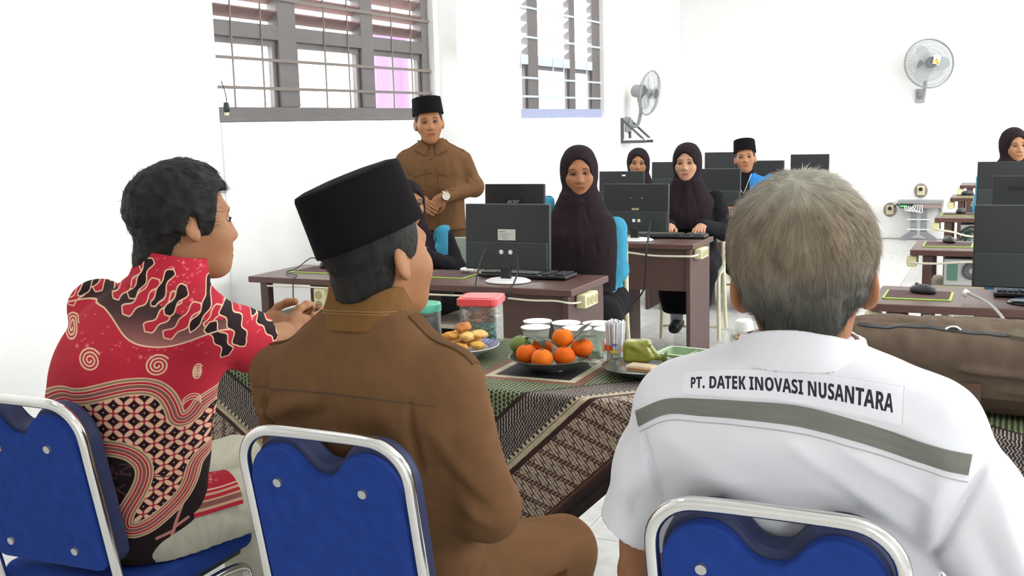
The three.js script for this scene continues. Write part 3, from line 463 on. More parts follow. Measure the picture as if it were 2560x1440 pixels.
// ---------------------------------------------------------------- blue banquet chairs (back towards +z)
function chairParts(t) {
  const lean = .2, bk = new THREE.Group(); bk.name = 'backrest'; bk.position.set(0, .43, .2); bk.rotation.x = lean; t.add(bk);
  const H = .487, W = .177, r = .075, p = [];
  p.push([-W, -.06, 0], [-W, .1, 0], [-W, H - r - .05, 0]); for (let i = 0; i <= 6; i++) { const a = Math.PI - i / 6 * Math.PI / 2; p.push([-W + r + r * Math.cos(a), H - r + r * Math.sin(a), 0]); }
  for (let i = 0; i <= 6; i++) { const a = Math.PI / 2 - i / 6 * Math.PI / 2; p.push([W - r + r * Math.cos(a), H - r + r * Math.sin(a), 0]); } p.push([W, H - r - .05, 0], [W, .1, 0], [W, -.06, 0]);
  part('frame', tube(p, .0112, 120, 14), M.chrome, bk);
  const panel = (w, top) => { const s = new THREE.Shape(); s.moveTo(-w + .03, .095); s.lineTo(w - .03, .095); s.bezierCurveTo(w - .01, .095, w, .105, w, .125); s.lineTo(w, top - .085); s.bezierCurveTo(w, top - .03, w - .035, top, w - .075, top - .004); s.bezierCurveTo(w - .115, top - .012, .045, top - .058, 0, top - .058); s.bezierCurveTo(-.045, top - .058, -w + .115, top - .012, -w + .075, top - .004); s.bezierCurveTo(-w + .035, top, -w, top - .03, -w, top - .085); s.lineTo(-w, .125); s.bezierCurveTo(-w, .105, -w + .01, .095, -w + .03, .095); return s; };
  part('back_board', extrude(panel(.1575, H - .032), .012, .005, 24).translate(0, .004, -.006), M.blue, bk);
  part('back_cushion', extrude(panel(.157, H - .03), .03, .012, 24).translate(0, .004, -.052), M.blueEdge, bk);
  for (const x of [-.1, .085]) for (const y of [.14, H - .1]) part('screw', new THREE.CylinderGeometry(.0085, .0095, .006, 20).rotateX(Math.PI / 2).translate(x, y, .0135), M.steel, bk);
  part('seat', new RoundedBoxGeometry(.41, .065, .42, 4, .028).translate(0, .448, -.02), M.blue, t); part('seat_board', box(.36, .02, .36, 0, .41, -.02, .006), M.darkPl, t);
  for (const s of [-1, 1]) { part('leg', tube([[s * .177, .39, .194], [s * .18, .2, .21], [s * .185, .012, .245]], .0112, 24, 10), M.chrome, t); part('leg', tube([[s * .19, .4, .19], [s * .2, .392, .1], [s * .2, .39, -.12], [s * .2, .37, -.185], [s * .2, .3, -.2], [s * .2, .012, -.215]], .0112, 48, 10), M.chrome, t); part('stretcher', rodGeo([s * .19, .15, .22], [s * .2, .15, -.205], .007), M.chrome, t); }
  return t;
}
const chair0 = chairParts(thing('banquet_chair', 'blue banquet chair with chrome frame under the man in brown', 'chair', [-1.115, 0, -1.847], 0, 'blue banquet chairs'));
copyOf(chair0, [-.289, 0, -1.747], 0, 'blue banquet chair with chrome frame under the man in the white shirt');
{ const c = copyOf(chair0, [-1.9, 0, -1.847], R(2), 'blue banquet chair with a scrap of tape, under the man in red batik');
  part('tape_scrap', box(.038, .014, .001).translate(-.07, .375, .0122), std(lin(.30, .22, .13)), c.getObjectByName('backrest'), 'scrap of brown tape'); }
// students' steel-tube chairs: origin on the floor under the seat, back towards -z
function schoolChairParts(t) {
  part('seat', box(.39, .022, .38, 0, .445, 0, .01), M.plChair, t); part('backrest', box(.37, .2, .018, 0, .715, -.2, .009).applyMatrix4(pose([0, 0, 0], [0, 0, 0])), M.plChair, t);
  for (const s of [-1, 1]) { part('frame_side', tube([[s * .17, .8, -.215], [s * .175, .6, -.2], [s * .18, .432, -.18], [s * .185, .2, -.21], [s * .19, .012, -.24]], .0125, 36, 10), M.creamTube, t); part('leg', tube([[s * .18, .43, -.17], [s * .18, .43, .14], [s * .182, .4, .17], [s * .19, .012, .22]], .0125, 40, 10), M.creamTube, t); part('bolt', new THREE.CylinderGeometry(.008, .008, .006, 12).rotateX(Math.PI / 2).translate(s * .15, .66, -.188), M.darkGrey, t); }
  part('foot_bar', rodGeo([-.187, .1, .21], [.187, .1, .21], .009), M.creamTube, t); return t;
}
const sc0 = schoolChairParts(thing('school_chair', 'cream tube chair with a grey back under the girl beside the starred monitor', 'chair', [-2.03, 0, -5.27], R(6), 'steel-tube school chairs'));
[[-2.917, -5.297, R(20), 'steel-tube chair under the girl half hidden behind the black cap'], [-1.937, -7.07, R(8), 'cream tube chair under the girl on the aisle, second row'], [-2.883, -8.919, R(14), 'steel-tube chair under the smaller girl in the third row'], [-2.009, -8.97, R(10), 'steel-tube chair under the boy in the cap'], [-.037, -8.967, R(20), 'steel-tube chair under the girl at the right edge'], [-2.829, -7.07, R(10), 'steel-tube chair under the girl hidden behind the front girl'], [.2, -5.33, 0, 'steel-tube chair under the student cut off by the right edge']].forEach(([x, z, a, l]) => copyOf(sc0, [x, 0, z], a, l));

// ---------------------------------------------------------------- snack table and its batik cloth
const TY = .74, TZ0 = -2.55, TZ1 = -3.2;
{ const t = thing('snack_table', 'long table mostly hidden under the batik cloths', 'table', [-1.0, 0, -2.875]);
  part('table_top', boxAt(-1.85, 1.9, .705, .738, TZ1 + 2.877, TZ0 + 2.872, .004), M.desk, t);
  for (const x of [-1.8, 1.84]) for (const z of [-.27, .27]) part('leg', boxAt(x - .025, x + .025, .001, .705, z - .025, z + .025), M.desk, t);
  part('rail', boxAt(-1.78, 1.82, .62, .704, .25, .27), M.desk, t); }
const CX0 = -2.86, CX1 = .26, CT0 = -.66, CT1 = .72;
function batikCloth(c, W, H, wOf, med) {          // c: 2D context; wOf(x, t) = distance outwards from the pale stripe
  const im = c.createImageData(W, H), d = im.data, N = (x, y) => noise(x * 40, y * 40, 2.2);
  const tri = (v) => Math.abs(((v % 1) + 1) % 1 - .5) * 2;
  for (let j = 0; j < H; j++) for (let i = 0; i < W; i++) {
    const x = lerp(CX0, CX1, (i + .5) / W), t = lerp(CT0, CT1, (j + .5) / H), [w, a] = wOf(x, t); // a: along the stripe
    let r, g, b; const put = (R_, G_, B_) => { r = R_; g = G_; b = B_; };
    if (w < -.13 + .0 * a) { const u = x / .0125, v = t / .0125, p = tri(u + v * .0), q = tri(v + (Math.floor(u) & 1) * .5); const k = p + q; if (k > 1.24) put(150, 160, 118); else if (k > 1.05) put(96, 108, 74); else put(44, 50, 34); }
    else if (w < -.028) { // squiggled fringe, hooks leaning along the drop
      const u = (x + .0) / .0165, len = (w + .13) / .1, wob = .16 * Math.sin(t * 420) * (len > .45 ? 1 : .25), p = Math.abs(tri(u + wob) - .5) * 2; if (len > .1 && p < .34) put(178, 168, 158); else put(42, 34, 33); }
    else if (w < 0) { const p = tri(a / .016), q = (w + .028) / .028; if (q < .3 && p > .55) put(52, 44, 42); else put(186, 176, 148); if (q > .42 && q < .52) put(120, 104, 84); }
    else if (w < .014) put(58, 36, 33);
    else if (w < .15) { // parang: rows of long petals across the band, parted by slanting bands of small squares
      const o = w - .014, u = (a - .44 * o) / .05, fr = u - Math.floor(u); put(68, 44, 39);
      if (fr < .7) { const cu = a / .0088 + .12 * o / .0088, ci = Math.floor(cu), cf = cu - ci, pu = o / .056 + ci * .31, pf = pu - Math.floor(pu), h = .42 * Math.sqrt(Math.max(0, 1 - (2 * pf - 1) ** 2)); if (Math.abs(cf - .5) < h) put(196, 184, 163); if (Math.abs(cf - .5) < .09 && pf > .25 && pf < .8) put(120, 98, 86); }
      else { const p = tri(o / .0105) + tri((fr - .7) / .15); if (p > 1.12) put(164, 148, 132); if (p > 1.8) put(64, 42, 38); } }
    else if (w < .168) { put(66, 44, 38); if (w > .155 && w < .16) put(98, 72, 60); }
    else { const p = .5 + .5 * Math.sin((w - .168) * 260) * (w < .2 ? 1 : 0); put(34 + 16 * p, 28 + 11 * p, 28 + 8 * p); }
    if (med) { const mx = Math.max(Math.abs(x + 1.211) - .135, Math.abs(t + .285) - .135); if (mx < .03) { if (mx > .003) { const p = tri((x + t) / .012); put(110 + 22 * p, 72 + 16 * p, 58 + 14 * p); } else if (mx > -.02) { const p = tri(((Math.abs(x + 1.211) > Math.abs(t + .285)) ? t : x) / .014); put(170 + 26 * p, 164 + 24 * p, 138 + 22 * p); } else put(38, 33, 38); } }
    const n = 1 + .09 * N(x, t) + (rnd() - .5) * .12; const k = (j * W + i) * 4; d[k] = clamp(r * n, 0, 255); d[k + 1] = clamp(g * n, 0, 255); d[k + 2] = clamp(b * n, 0, 255); d[k + 3] = 255;
  }
  c.putImageData(im, 0, 0);
}
function clothGeo(x0, x1, tmax, y0, nx, nt, ampl, off = .006) {
  const P = [], U = [], idx = [];
  for (let i = 0; i <= nx; i++) { const x = lerp(x0, x1, i / nx), tm = Math.max(CT0 + .004, Math.min(tmax(x), CT1 - .02)); for (let j = 0; j <= nt; j++) {
    const t = lerp(CT0, tm, j / nt); let y, z; const r = .014;
    if (t <= -r) { y = y0; z = TZ0 + off + t; } else if (t < r * .57) { const a = (t + r) / r; y = y0 - r + r * Math.cos(Math.min(a, 1.5708)); z = TZ0 + off - r + r * Math.sin(Math.min(a, 1.5708)) ; } else { const s = t - r * .57; y = y0 - r - s; z = TZ0 + off + ampl * s * (.55 + .5 * Math.sin(x * 9.3 + 1) + .3 * Math.sin(x * 21 + s * 4)); }
    y = Math.max(y, .02); P.push(x, y, z); U.push((x - CX0) / (CX1 - CX0), 1 - (t - CT0) / (CT1 - CT0)); } }
  const w = nt + 1; for (let i = 0; i < nx; i++) for (let j = 0; j < nt; j++) { const a = i * w + j; idx.push(a, a + 1, a + w + 1, a, a + w + 1, a + w); }
  const g = new THREE.BufferGeometry(); g.setAttribute('position', new THREE.Float32BufferAttribute(P, 3)); g.setAttribute('uv', new THREE.Float32BufferAttribute(U, 2)); g.setIndex(idx); g.computeVertexNormals(); return g;
}
const clothMat = (w, med) => new THREE.MeshPhysicalMaterial({ map: canvasTex(2048, 906, (c, W, H) => batikCloth(c, W, H, w, med)), roughness: .62, specularIntensity: .5, bumpMap: rep(weave, 34, 15), bumpScale: .0003, side: THREE.DoubleSide });
const w1 = (x, t) => { const rx = (.69 * (x + .983) + .724 * t), lx = (-.53 * (x + 2.4) + .848 * t); return rx > lx ? [rx, .724 * x - .69 * t] : [lx, .848 * x + .53 * t]; };
tag(part('tablecloth', clothGeo(CX0 + .01, CX1 - .01, (x) => Math.min(.295 - .953 * (x + .983) - .0, .335 + .625 * (x + 2.4)), .7445, 220, 150, .05), clothMat(w1, true)), 'green and brown batik cloth with a dark medallion, laid cornerwise over the snack table', 'tablecloth');
const w2 = (x, t) => { const v = -.6 * (x + .13) + .8 * t; return [v, .8 * x + .6 * t]; };
{ const g = clothGeo(-.75, CX1 - .01, (x) => .32, .7405, 80, 90, .0, .003); tag(part('tablecloth', g, clothMat(w2, false)), 'second brown batik cloth under the canvas bag', 'tablecloth'); }
// ---------------------------------------------------------------- things on the table (cloth top at y = .7455)
const Y = .7455;
const clearPl = new THREE.MeshPhysicalMaterial({ color: lin(.93, .95, .94), transmission: .94, thickness: 0, roughness: .08, ior: 1.45, specularIntensity: .8 });
const cupPl = new THREE.MeshPhysicalMaterial({ color: lin(.9, .93, .9), transmission: .86, thickness: 0, roughness: .16, ior: 1.4, specularIntensity: .9 });
const glassM = new THREE.MeshPhysicalMaterial({ color: '#ffffff', transmission: 1, thickness: 0, roughness: .03, ior: 1.5 });
{ // fruit dish
  const t = thing('fruit_dish', 'shallow dark glass dish of mandarins on the cloth medallion', 'dish', [-1.2, Y, -2.82]);
  const m = new THREE.MeshPhysicalMaterial({ color: lin(.32, .34, .32), transmission: .75, thickness: 0, roughness: .1, ior: 1.5 });
  part('bowl', lathe([[0, .004], [.045, .004], [.05, 0], [.054, .004], [.085, .018], [.108, .034], [.118, .038], [.119, .041], [.107, .038], [.083, .022], [.05, .009], [0, .008]], 72), m, t);
  const og = netMesh((x, y, z) => { const r = Math.hypot(x, y * 1.1, z); return r - .0312 + .004 * Math.exp(-((x * x + z * z) / .00008)) * (y > 0 ? 1 : .3) - .0006 * noise(x * 160, y * 160, z * 160); }, [-.04, -.04, -.04], [.04, .04, .04], .0035);
  const om = [lin(.76, .135, .005), lin(.80, .17, .008), lin(.72, .12, .005)].map((c) => new THREE.MeshPhysicalMaterial({ color: c, roughness: .5, bumpMap: rep(grainTex, 16), bumpScale: .0004, specularIntensity: .35 }));
  const spots = [[-1.262, .047, -2.795, 0], [-1.2, .043, -2.764, 1], [-1.148, .046, -2.803, 2], [-1.112, .063, -2.853, 0], [-1.17, .089, -2.848, 1], [-1.243, .056, -2.868, 2]];
  const names = ['mandarin at the front left of the dish with a pinched neck', 'front mandarin in the middle of the dish', 'front mandarin half covered by a leaf', 'mandarin at the right rim of the dish', 'topmost mandarin of the pile, resting on the others', 'mandarin behind at the left of the pile'];
  spots.forEach(([x, y, z, k], i) => { const o = thing('mandarin', names[i], 'mandarin', [x, Y + y, z], rr(0, 6), 'mandarins in the dish'); part('peel', og, om[k], o); part('stem_end', lathe([[0, .002], [.004, .002], [.005, 0], [0, -.002]], 10).translate(0, .027, 0), std(lin(.12, .2, .05)), o); });
  const li = thing('green_mandarin', 'unripe green mandarin at the left rim of the dish', 'mandarin', [-1.302, Y + .062, -2.842]); part('peel', og, new THREE.MeshPhysicalMaterial({ color: lin(.12, .19, .02), roughness: .4, bumpMap: rep(grainTex, 16), bumpScale: .0004 }), li);
  part('stem_end', lathe([[0, .002], [.004, .002], [.005, 0], [0, -.002]], 10).translate(0, .026, 0), std(lin(.12, .2, .05)), li);
  const leafM = std(lin(.035, .055, .022), { roughness: .45, side: THREE.DoubleSide });
  const leafG = (() => { const s = new THREE.Shape(); s.moveTo(0, -.034); s.bezierCurveTo(.018, -.016, .018, .014, 0, .036); s.bezierCurveTo(-.018, .014, -.018, -.016, 0, -.034); const g = new THREE.ExtrudeGeometry(s, { depth: .0012, bevelEnabled: false, curveSegments: 14 }); const p = g.attributes.position; for (let i = 0; i < p.count; i++) p.setZ(i, p.getZ(i) + 6 * p.getX(i) ** 2 * 3 - 3 * p.getY(i) ** 2); g.computeVertexNormals(); return g; })();
  [[-1.226, .083, -2.812, [-70, 40, 10], 'leaf lying across the middle of the mandarins'], [-1.192, .088, -2.795, [-60, 100, 20], 'dark leaf below the topmost mandarin'], [-1.118, .11, -2.868, [-50, -50, 0], 'upright leaf at the right of the mandarin pile'], [-1.1, .094, -2.845, [-80, -70, 30], 'leaf over the mandarin at the right rim'], [-1.262, .083, -2.842, [-85, 80, 0], 'leaf behind the front left mandarin']].forEach(([x, y, z, r, l]) => { const o = tag(part('leaf', leafG, leafM), l, 'leaf', 'mandarin leaves'); o.position.set(x, Y + y, z); o.rotation.set(R(r[0]), R(r[1]), R(r[2]), 'YXZ'); });
}
// sealed water cups
const cup0 = thing('water_cup', 'front left sealed water cup behind the mandarins', 'cup', [-1.318, Y, -2.99], 0, 'sealed plastic water cups');
{ const prof = [[0, .001], [.026, .001], [.028, .003]]; for (let i = 0; i <= 12; i++) { const y = .012 + i * .0052; prof.push([.029 + i * .00085 + (i % 2 ? .0009 : 0), y]); } prof.push([.041, .08], [.0435, .084], [.0435, .087]);
  part('cup_wall', lathe(prof, 48), cupPl, cup0); part('water', lathe([[0, .004], [.025, .004], [.0375, .07], [0, .07]], 40), new THREE.MeshPhysicalMaterial({ color: lin(.93, .96, .93), transmission: .85, thickness: 0, roughness: .2, ior: 1.33 }), cup0); part('lid', lathe([[0, .0885], [.036, .0885], [.0455, .0885], [.046, .087], [.0455, .0855], [.04, .0855], [0, .0865]], 48), std(lin(.72, .73, .68), { roughness: .3 }), cup0, 'white foil lid'); }
[[-1.19, -3.01, 'front right sealed water cup behind the mandarins'], [-1.255, -3.085, 'middle sealed water cup between the two front ones'], [-1.353, -3.086, 'back left sealed water cup'], [-1.16, -3.106, 'back sealed water cup, standing behind the front right one'], [-1.094, -3.03, 'right-hand sealed water cup beside the flowered glass']].forEach(([x, z, l]) => copyOf(cup0, [x, Y, z], rr(0, 6), l));
{ // glass with straws
  const gx = -1.043, gz = -2.945, t = thing('drinking_glass', 'glass printed with flowers holding white straws', 'glass', [gx, Y, gz]); t.scale.set(1.2, 1, 1.2);
  part('glass_wall', lathe([[0, 0], [.027, 0], [.03, .002], [.0345, .1], [.0335, .1], [.029, .012], [0, .01]], 56), glassM, t);
  const tex = canvasTex(512, 256, (c) => { c.clearRect(0, 0, 512, 256); const fl = (x, y, r, col, n = 6) => { c.fillStyle = col; for (let k = 0; k < n; k++) { c.beginPath(); c.ellipse(x + Math.cos(k * 6.283 / n) * r * .6, y + Math.sin(k * 6.283 / n) * r * .6, r * .48, r * .38, k * 6.283 / n, 0, 7); c.fill(); } c.fillStyle = '#ffd84a'; c.beginPath(); c.arc(x, y, r * .25, 0, 7); c.fill(); }; for (let k = 0; k < 4; k++) { const o = k * 128; fl(o + 50, 110, 30, '#e2452c'); fl(o + 92, 74, 17, '#4a62c8', 5); fl(o + 86, 150, 24, '#e8cf3e', 5); fl(o + 16, 140, 15, '#e88a3a', 5); c.strokeStyle = '#5b9a4a'; c.lineWidth = 4; c.beginPath(); c.moveTo(o + 52, 140); c.lineTo(o + 60, 180); c.stroke(); c.fillStyle = '#6aa85a'; c.beginPath(); c.ellipse(o + 100, 176, 18, 9, .6, 0, 7); c.fill(); } });
  part('flower_print', new THREE.CylinderGeometry(.0346, .0314, .07, 48, 1, true).rotateY(2.3).translate(0, .05, 0), new THREE.MeshStandardMaterial({ map: tex, transparent: true, alphaTest: .4, roughness: .5, side: THREE.DoubleSide }), t, 'printed flowers');
  const sg = new THREE.CylinderGeometry(.0031, .0031, .112, 8), sm = std(lin(.78, .78, .8), { roughness: .35 });
  for (let k = 0; k < 34; k++) { const s = tag(part('drinking_straw', sg, sm), 'white straw standing in the flowered glass', 'straw', 'white straws in the flowered glass'); const a = k * 2.4, r = .004 + .0225 * Math.sqrt(k / 34); s.position.set(gx + r * Math.cos(a), Y + .07 + rr(-.002, .006), gz + r * Math.sin(a)); s.rotation.set(-r * Math.sin(a) * -2.2 + rr(-.02, .02), 0, -r * Math.cos(a) * 2.2 + rr(-.02, .02)); }
}
{ // red-lidded square jar with candies
  const jx = -1.56, jz = -3.105, t = thing('candy_jar', 'square clear jar with a red lid full of wrapped candies', 'jar', [jx, Y, jz], R(12));
  const wall = extrude(roundRect(.122, .122, .014), .148, 0).rotateX(-Math.PI / 2), inner = roundRect(.118, .118, .012);
  const ring = roundRect(.122, .122, .014); ring.holes.push(roundRect(.118, .118, .012, 0, 0, THREE.Path)); part('jar_wall', extrude(ring, .145).rotateX(-Math.PI / 2).translate(0, .002, 0), clearPl, t); part('jar_base', extrude(inner, .004).rotateX(-Math.PI / 2).translate(0, .001, 0), clearPl, t);
  const redM = new THREE.MeshPhysicalMaterial({ color: lin(.72, .06, .07), roughness: .3, clearcoat: .4, clearcoatRoughness: .2 });
  part('lid', [extrude(roundRect(.13, .13, .016), .018, .003).rotateX(-Math.PI / 2).translate(0, .135, 0)], redM, t, 'red lid'); part('lid_panel', extrude(roundRect(.108, .108, .014), .001, .001).rotateX(-Math.PI / 2).translate(0, .1565, 0), std(lin(.74, .16, .16), { roughness: .35 }), t);
  const cg = [0, 1, 2].map((v) => netMesh((x, y, z) => { const l = Math.abs(x); const body = Math.hypot(x * .8, y * 1.15, z) - .0125, tw = Math.max(l - .026, Math.hypot(y * (l > .016 ? 2.6 : 1), z) - (.004 + Math.max(0, l - .016) * .9)); return Math.min(body, tw) - .0016 * noise(x * 150 + v * 9, y * 150, z * 150); }, [-.03, -.018, -.018], [.03, .018, .018], .0028));
  const kinds = [[lin(.10, .035, .02), 'dark brown'], [lin(.45, .17, .09), 'copper'], [lin(.03, .22, .19), 'teal'], [lin(.66, .53, .33), 'cream'], [lin(.42, .05, .05), 'red']].map(([c, n]) => [new THREE.MeshPhysicalMaterial({ color: c, metalness: .35, roughness: .28 }), n]);
  let n = 0; for (let L = 0; L < 6; L++) for (let a = 0; a < 3; a++) for (let b = 0; b < 3; b++) { if (L === 5 && (a + b) % 2) continue; const k = L < 2 ? [2, 2, 0, 2][(n * 7 + L) % 4] : L < 3 ? [2, 0, 1, 3, 0][(n * 5) % 5] : [0, 1, 0, 0, 3, 4, 1][(n * 3 + L) % 7]; n++;
    const o = tag(part('candy', cg[n % 3], kinds[k][0]), `${kinds[k][1]} wrapped candy inside the red-lidded jar`, 'candy', `${kinds[k][1]} candies in the red-lidded jar`); o.scale.setScalar(.8); const u = (a - 1) * .037 + rr(-.002, .002), w = (b - 1) * .037 + rr(-.002, .002), c = Math.cos(R(12)), s = Math.sin(R(12)); o.position.set(jx + c * u + s * w, Y + .02 + L * .0205, jz - s * u + c * w); o.rotation.set(rr(-.4, .4), L * 1.3 + rr(-.4, .4), rr(-.4, .4)); }
}
{ // green-lidded round jar
  const t = thing('round_jar', 'round clear jar with a mint green screw lid and dark contents', 'jar', [-1.752, Y, -3.07]);
  part('jar_wall', lathe([[0, 0], [.05, 0], [.053, .003], [.053, .1], [.049, .104], [.048, .104], [.0515, .1], [.0515, .004], [0, .003]], 56), clearPl, t);
  part('contents', lathe([[0, .005], [.05, .005], [.05, .088], [.03, .093], [0, .09]], 40), std(lin(.02, .016, .016), { roughness: .4 }), t, 'dark contents');
  const prof = [[0, .129], [.04, .129], [.046, .127], [.049, .131], [.053, .13], [.0555, .126], [.056, .104], [.052, .104], [.052, .12], [0, .12]]; part('lid', lathe(prof, 72), new THREE.MeshPhysicalMaterial({ color: lin(.12, .56, .38), roughness: .3, clearcoat: .3 }), t, 'mint green lid');
}
{ // plate of crackers
  const px = -1.53, pz = -2.9, t = thing('blue_rim_plate', 'white plate with a blue patterned rim holding fried snacks', 'plate', [px, Y, pz]); t.scale.set(.88, 1, .88);
  part('plate_body', lathe([[0, .002], [.055, .002], [.06, 0], [.064, .003], [.1, .022], [.132, .034], [.134, .037], [.13, .038], [.098, .027], [.062, .009], [0, .007]], 80), std(lin(.68, .68, .68), { roughness: .25 }), t);
  const rim = new THREE.RingGeometry(.098, .129, 80, 1); { const p = rim.attributes.position; for (let i = 0; i < p.count; i++) { const r = Math.hypot(p.getX(i), p.getY(i)); p.setZ(i, lerp(.0274, .0381, (r - .098) / .031) + .0006); } rim.rotateX(-Math.PI / 2); rim.computeVertexNormals(); const uv = rim.attributes.uv, q = rim.attributes.position; for (let i = 0; i < uv.count; i++) { const r = Math.hypot(q.getX(i), q.getZ(i)); uv.setXY(i, Math.atan2(q.getZ(i), q.getX(i)) / 6.2832 * 14, (r - .098) / .031); } }
  part('rim_band', rim, std('#ffffff', { roughness: .25, side: THREE.DoubleSide, map: (() => { const x = canvasTex(128, 64, (c) => { c.fillStyle = '#a9aed0'; c.fillRect(0, 0, 128, 64); c.strokeStyle = '#5d66a4'; c.lineWidth = 6; for (let k = 0; k < 2; k++) { c.beginPath(); c.arc(32 + k * 64, 32, 18, 0, 5); c.stroke(); c.fillStyle = '#6a74b4'; c.beginPath(); c.arc(32 + k * 64, 32, 8, 0, 7); c.fill(); } c.fillStyle = '#5d66a4'; c.fillRect(0, 0, 128, 6); c.fillRect(0, 58, 128, 6); }); x.wrapS = THREE.RepeatWrapping; return x; })() }), t, 'blue patterned rim');
  const sg = [0, 1, 2, 3].map((v) => netMesh((x, y, z) => ellF([0, 0, 0], [.031, .0135, .022])(x, y, z) - .006 * noise(x * 45 + v * 7, y * 45, z * 45) - .003 * noise(x * 120 + v, y * 120, z * 120), [-.055, -.035, -.045], [.055, .035, .045], .0045));
  const sm = [lin(.72, .40, .08), lin(.62, .28, .05), lin(.48, .17, .035), lin(.75, .47, .14)].map((c) => std(c, { roughness: .7, bumpMap: rep(grainTex, 6), bumpScale: .0006 }));
  [[.062, .0, .026, 0], [.019, .059, .026, 1], [-.05, .036, .026, 0], [-.05, -.036, .026, 3], [.019, -.059, .026, 1], [0, 0, .022, 2], [.034, .022, .056, 3], [-.026, .034, .057, 1], [-.016, -.032, .056, 0], [.05, -.034, .055, 3], [.008, .0, .082, 2]].forEach(([x, z, y, k], i) => { const o = tag(part('fried_snack', sg[i % 4], sm[k]), `${['yellow', 'golden', 'brown', 'pale yellow'][k]} fried snack in the heap on the blue-rimmed plate`, 'snack', `${['yellow', 'golden', 'brown', 'pale yellow'][k]} fried snacks on the plate`); o.position.set(px + x * .9, Y + y * .95 + .013, pz + z * .9); o.rotation.set(rr(-.15, .15), Math.atan2(z, x) + 1.57, rr(-.15, .15)); });
}
{ // dish with leaf-wrapped cake and bread
  const px = -.925, pz = -2.84, t = thing('cake_dish', 'dark glass dish holding a leaf-wrapped cake and bread', 'dish', [px, Y, pz]); part('bowl', lathe([[0, .004], [.06, .004], [.065, 0], [.07, .004], [.1, .018], [.115, .026], [.116, .029], [.1, .023], [.068, .009], [0, .008]], 64), new THREE.MeshPhysicalMaterial({ color: lin(.16, .2, .17), transmission: .6, thickness: 0, roughness: .12 }), t);
  const c = thing('leaf_wrapped_cake', 'yellow-green leaf-wrapped cake lying on the dark dish', 'cake', [-.952, Y + .06, -2.872], R(15)); const f = new Field(); f.add((x, y, z) => { const a = Math.hypot(Math.max(Math.abs(x) - .028, 0), Math.max(Math.abs(y) - .02, 0), Math.max(Math.abs(z) - .012, 0)) - .012; return a; }, 0).cap([.04, -.005, 0], [.062, -.018, .004], .014, .008, .02).fold([-.03, .03, .02], [.02, .0, .026], .004, .008).fold([-.02, .034, -.01], [.03, .034, .012], .003, .006).fold([.03, .02, .02], [.05, -.01, .015], -.004, .006); f.noise = (x, y, z) => .002 * noise(x * 60, y * 60, z * 60);
  part('wrapper', netMesh(f, [-.06, -.05, -.04], [.085, .05, .045], .0035), new THREE.MeshPhysicalMaterial({ color: lin(.27, .28, .03), roughness: .35, clearcoat: .5, clearcoatRoughness: .3, map: rep(mottle, 12) }), c); part('tied_end', netMesh((x, y, z) => Math.max(Math.abs(x - .072) - .012, Math.hypot(y + .02, z - .004) - .004 - Math.max(0, x - .066) * 1.1) - .002 * noise(x * 200, y * 200, z * 200), [.05, -.05, -.03], [.09, .01, .04], .0025), std(lin(.18, .2, .03)), c);
  const b = thing('bread_slice', 'pale bread slice in front of the leaf-wrapped cake', 'bread', [-.915, Y + .028, -2.8], R(-10)); part('crumb', new RoundedBoxGeometry(.085, .02, .05, 3, .008), std(lin(.72, .56, .36), { roughness: .8, bumpMap: rep(grainTex, 6), bumpScale: .0006 }), b); part('filling', box(.07, .006, .051, .004, .001, 0, .002), std(lin(.55, .2, .07), { roughness: .6 }), b, 'orange filling');
  const n = thing('plastic_wrap', 'crumpled clear plastic scrap left of the leaf-wrapped cake', 'plastic wrap', [-1.06, Y + .02, -2.862]); const q = new Field(); q.ell([0, 0, 0], [.035, .011, .022], 0); q.noise = (x, y, z) => .009 * noise(x * 50, y * 50, z * 50); part('film', netMesh(q, [-.06, -.03, -.04], [.06, .03, .04], .004), cupPl, n);
  const y = thing('plastic_tray', 'pale green plastic snack tray beside the white collar', 'tray', [-.84, Y, -3.03], R(-8)); const ring = roundRect(.17, .11, .015); ring.holes.push(roundRect(.16, .1, .012, 0, 0, THREE.Path)); const tm = new THREE.MeshPhysicalMaterial({ color: lin(.62, .76, .55), transmission: .5, thickness: 0, roughness: .25, specularIntensity: .8 });
  part('tray_wall', extrude(ring, .028).rotateX(-Math.PI / 2).translate(0, .002, 0), tm, y); part('tray_base', extrude(roundRect(.16, .1, .012), .002).rotateX(-Math.PI / 2).translate(0, .001, 0), tm, y); part('rim', extrude((() => { const r = roundRect(.185, .125, .018); r.holes.push(roundRect(.161, .101, .012, 0, 0, THREE.Path)); return r; })(), .002).rotateX(-Math.PI / 2).translate(0, .03, 0), tm, y); part('divider', box(.003, .024, .098, 0, .016, 0), tm, y);
}
{ const t = thing('snack_bottle', 'white-capped clear jar of brown snacks behind the grey-haired man', 'jar', [-.7, Y, -3.1]); part('jar_wall', lathe([[0, 0], [.036, 0], [.039, .004], [.039, .075], [.03, .09], [.026, .092], [.026, .091], [.0285, .089], [.0375, .074], [.0375, .005], [0, .003]], 40), clearPl, t); part('cap', lathe([[0, .125], [.02, .124], [.026, .118], [.0285, .092], [.0265, .092], [0, .094]], 36), M.white, t, 'white cap');
  const sg = netMesh((x, y, z) => Math.hypot(x, y * 1.3, z) - .0085 - .0015 * noise(x * 120, y * 120, z * 120), [-.018, -.016, -.018], [.018, .016, .018], .0035), sm = [std(lin(.42, .2, .08)), std(lin(.6, .33, .13))]; for (let k = 0; k < 32; k++) { const o = tag(part('brown_snack', sg, sm[k % 2]), 'round brown snack inside the white-capped jar', 'snack', 'brown snacks in the white-capped jar'); const a = (k % 8) * .8976 + Math.floor(k / 8) * .4, r = k % 8 === 0 ? .0 : .0245; o.position.set(-.7 + r * Math.cos(a), Y + .016 + Math.floor(k / 8) * .0186, -3.1 + r * Math.sin(a)); o.rotation.set(k, k * 2, 0); } }
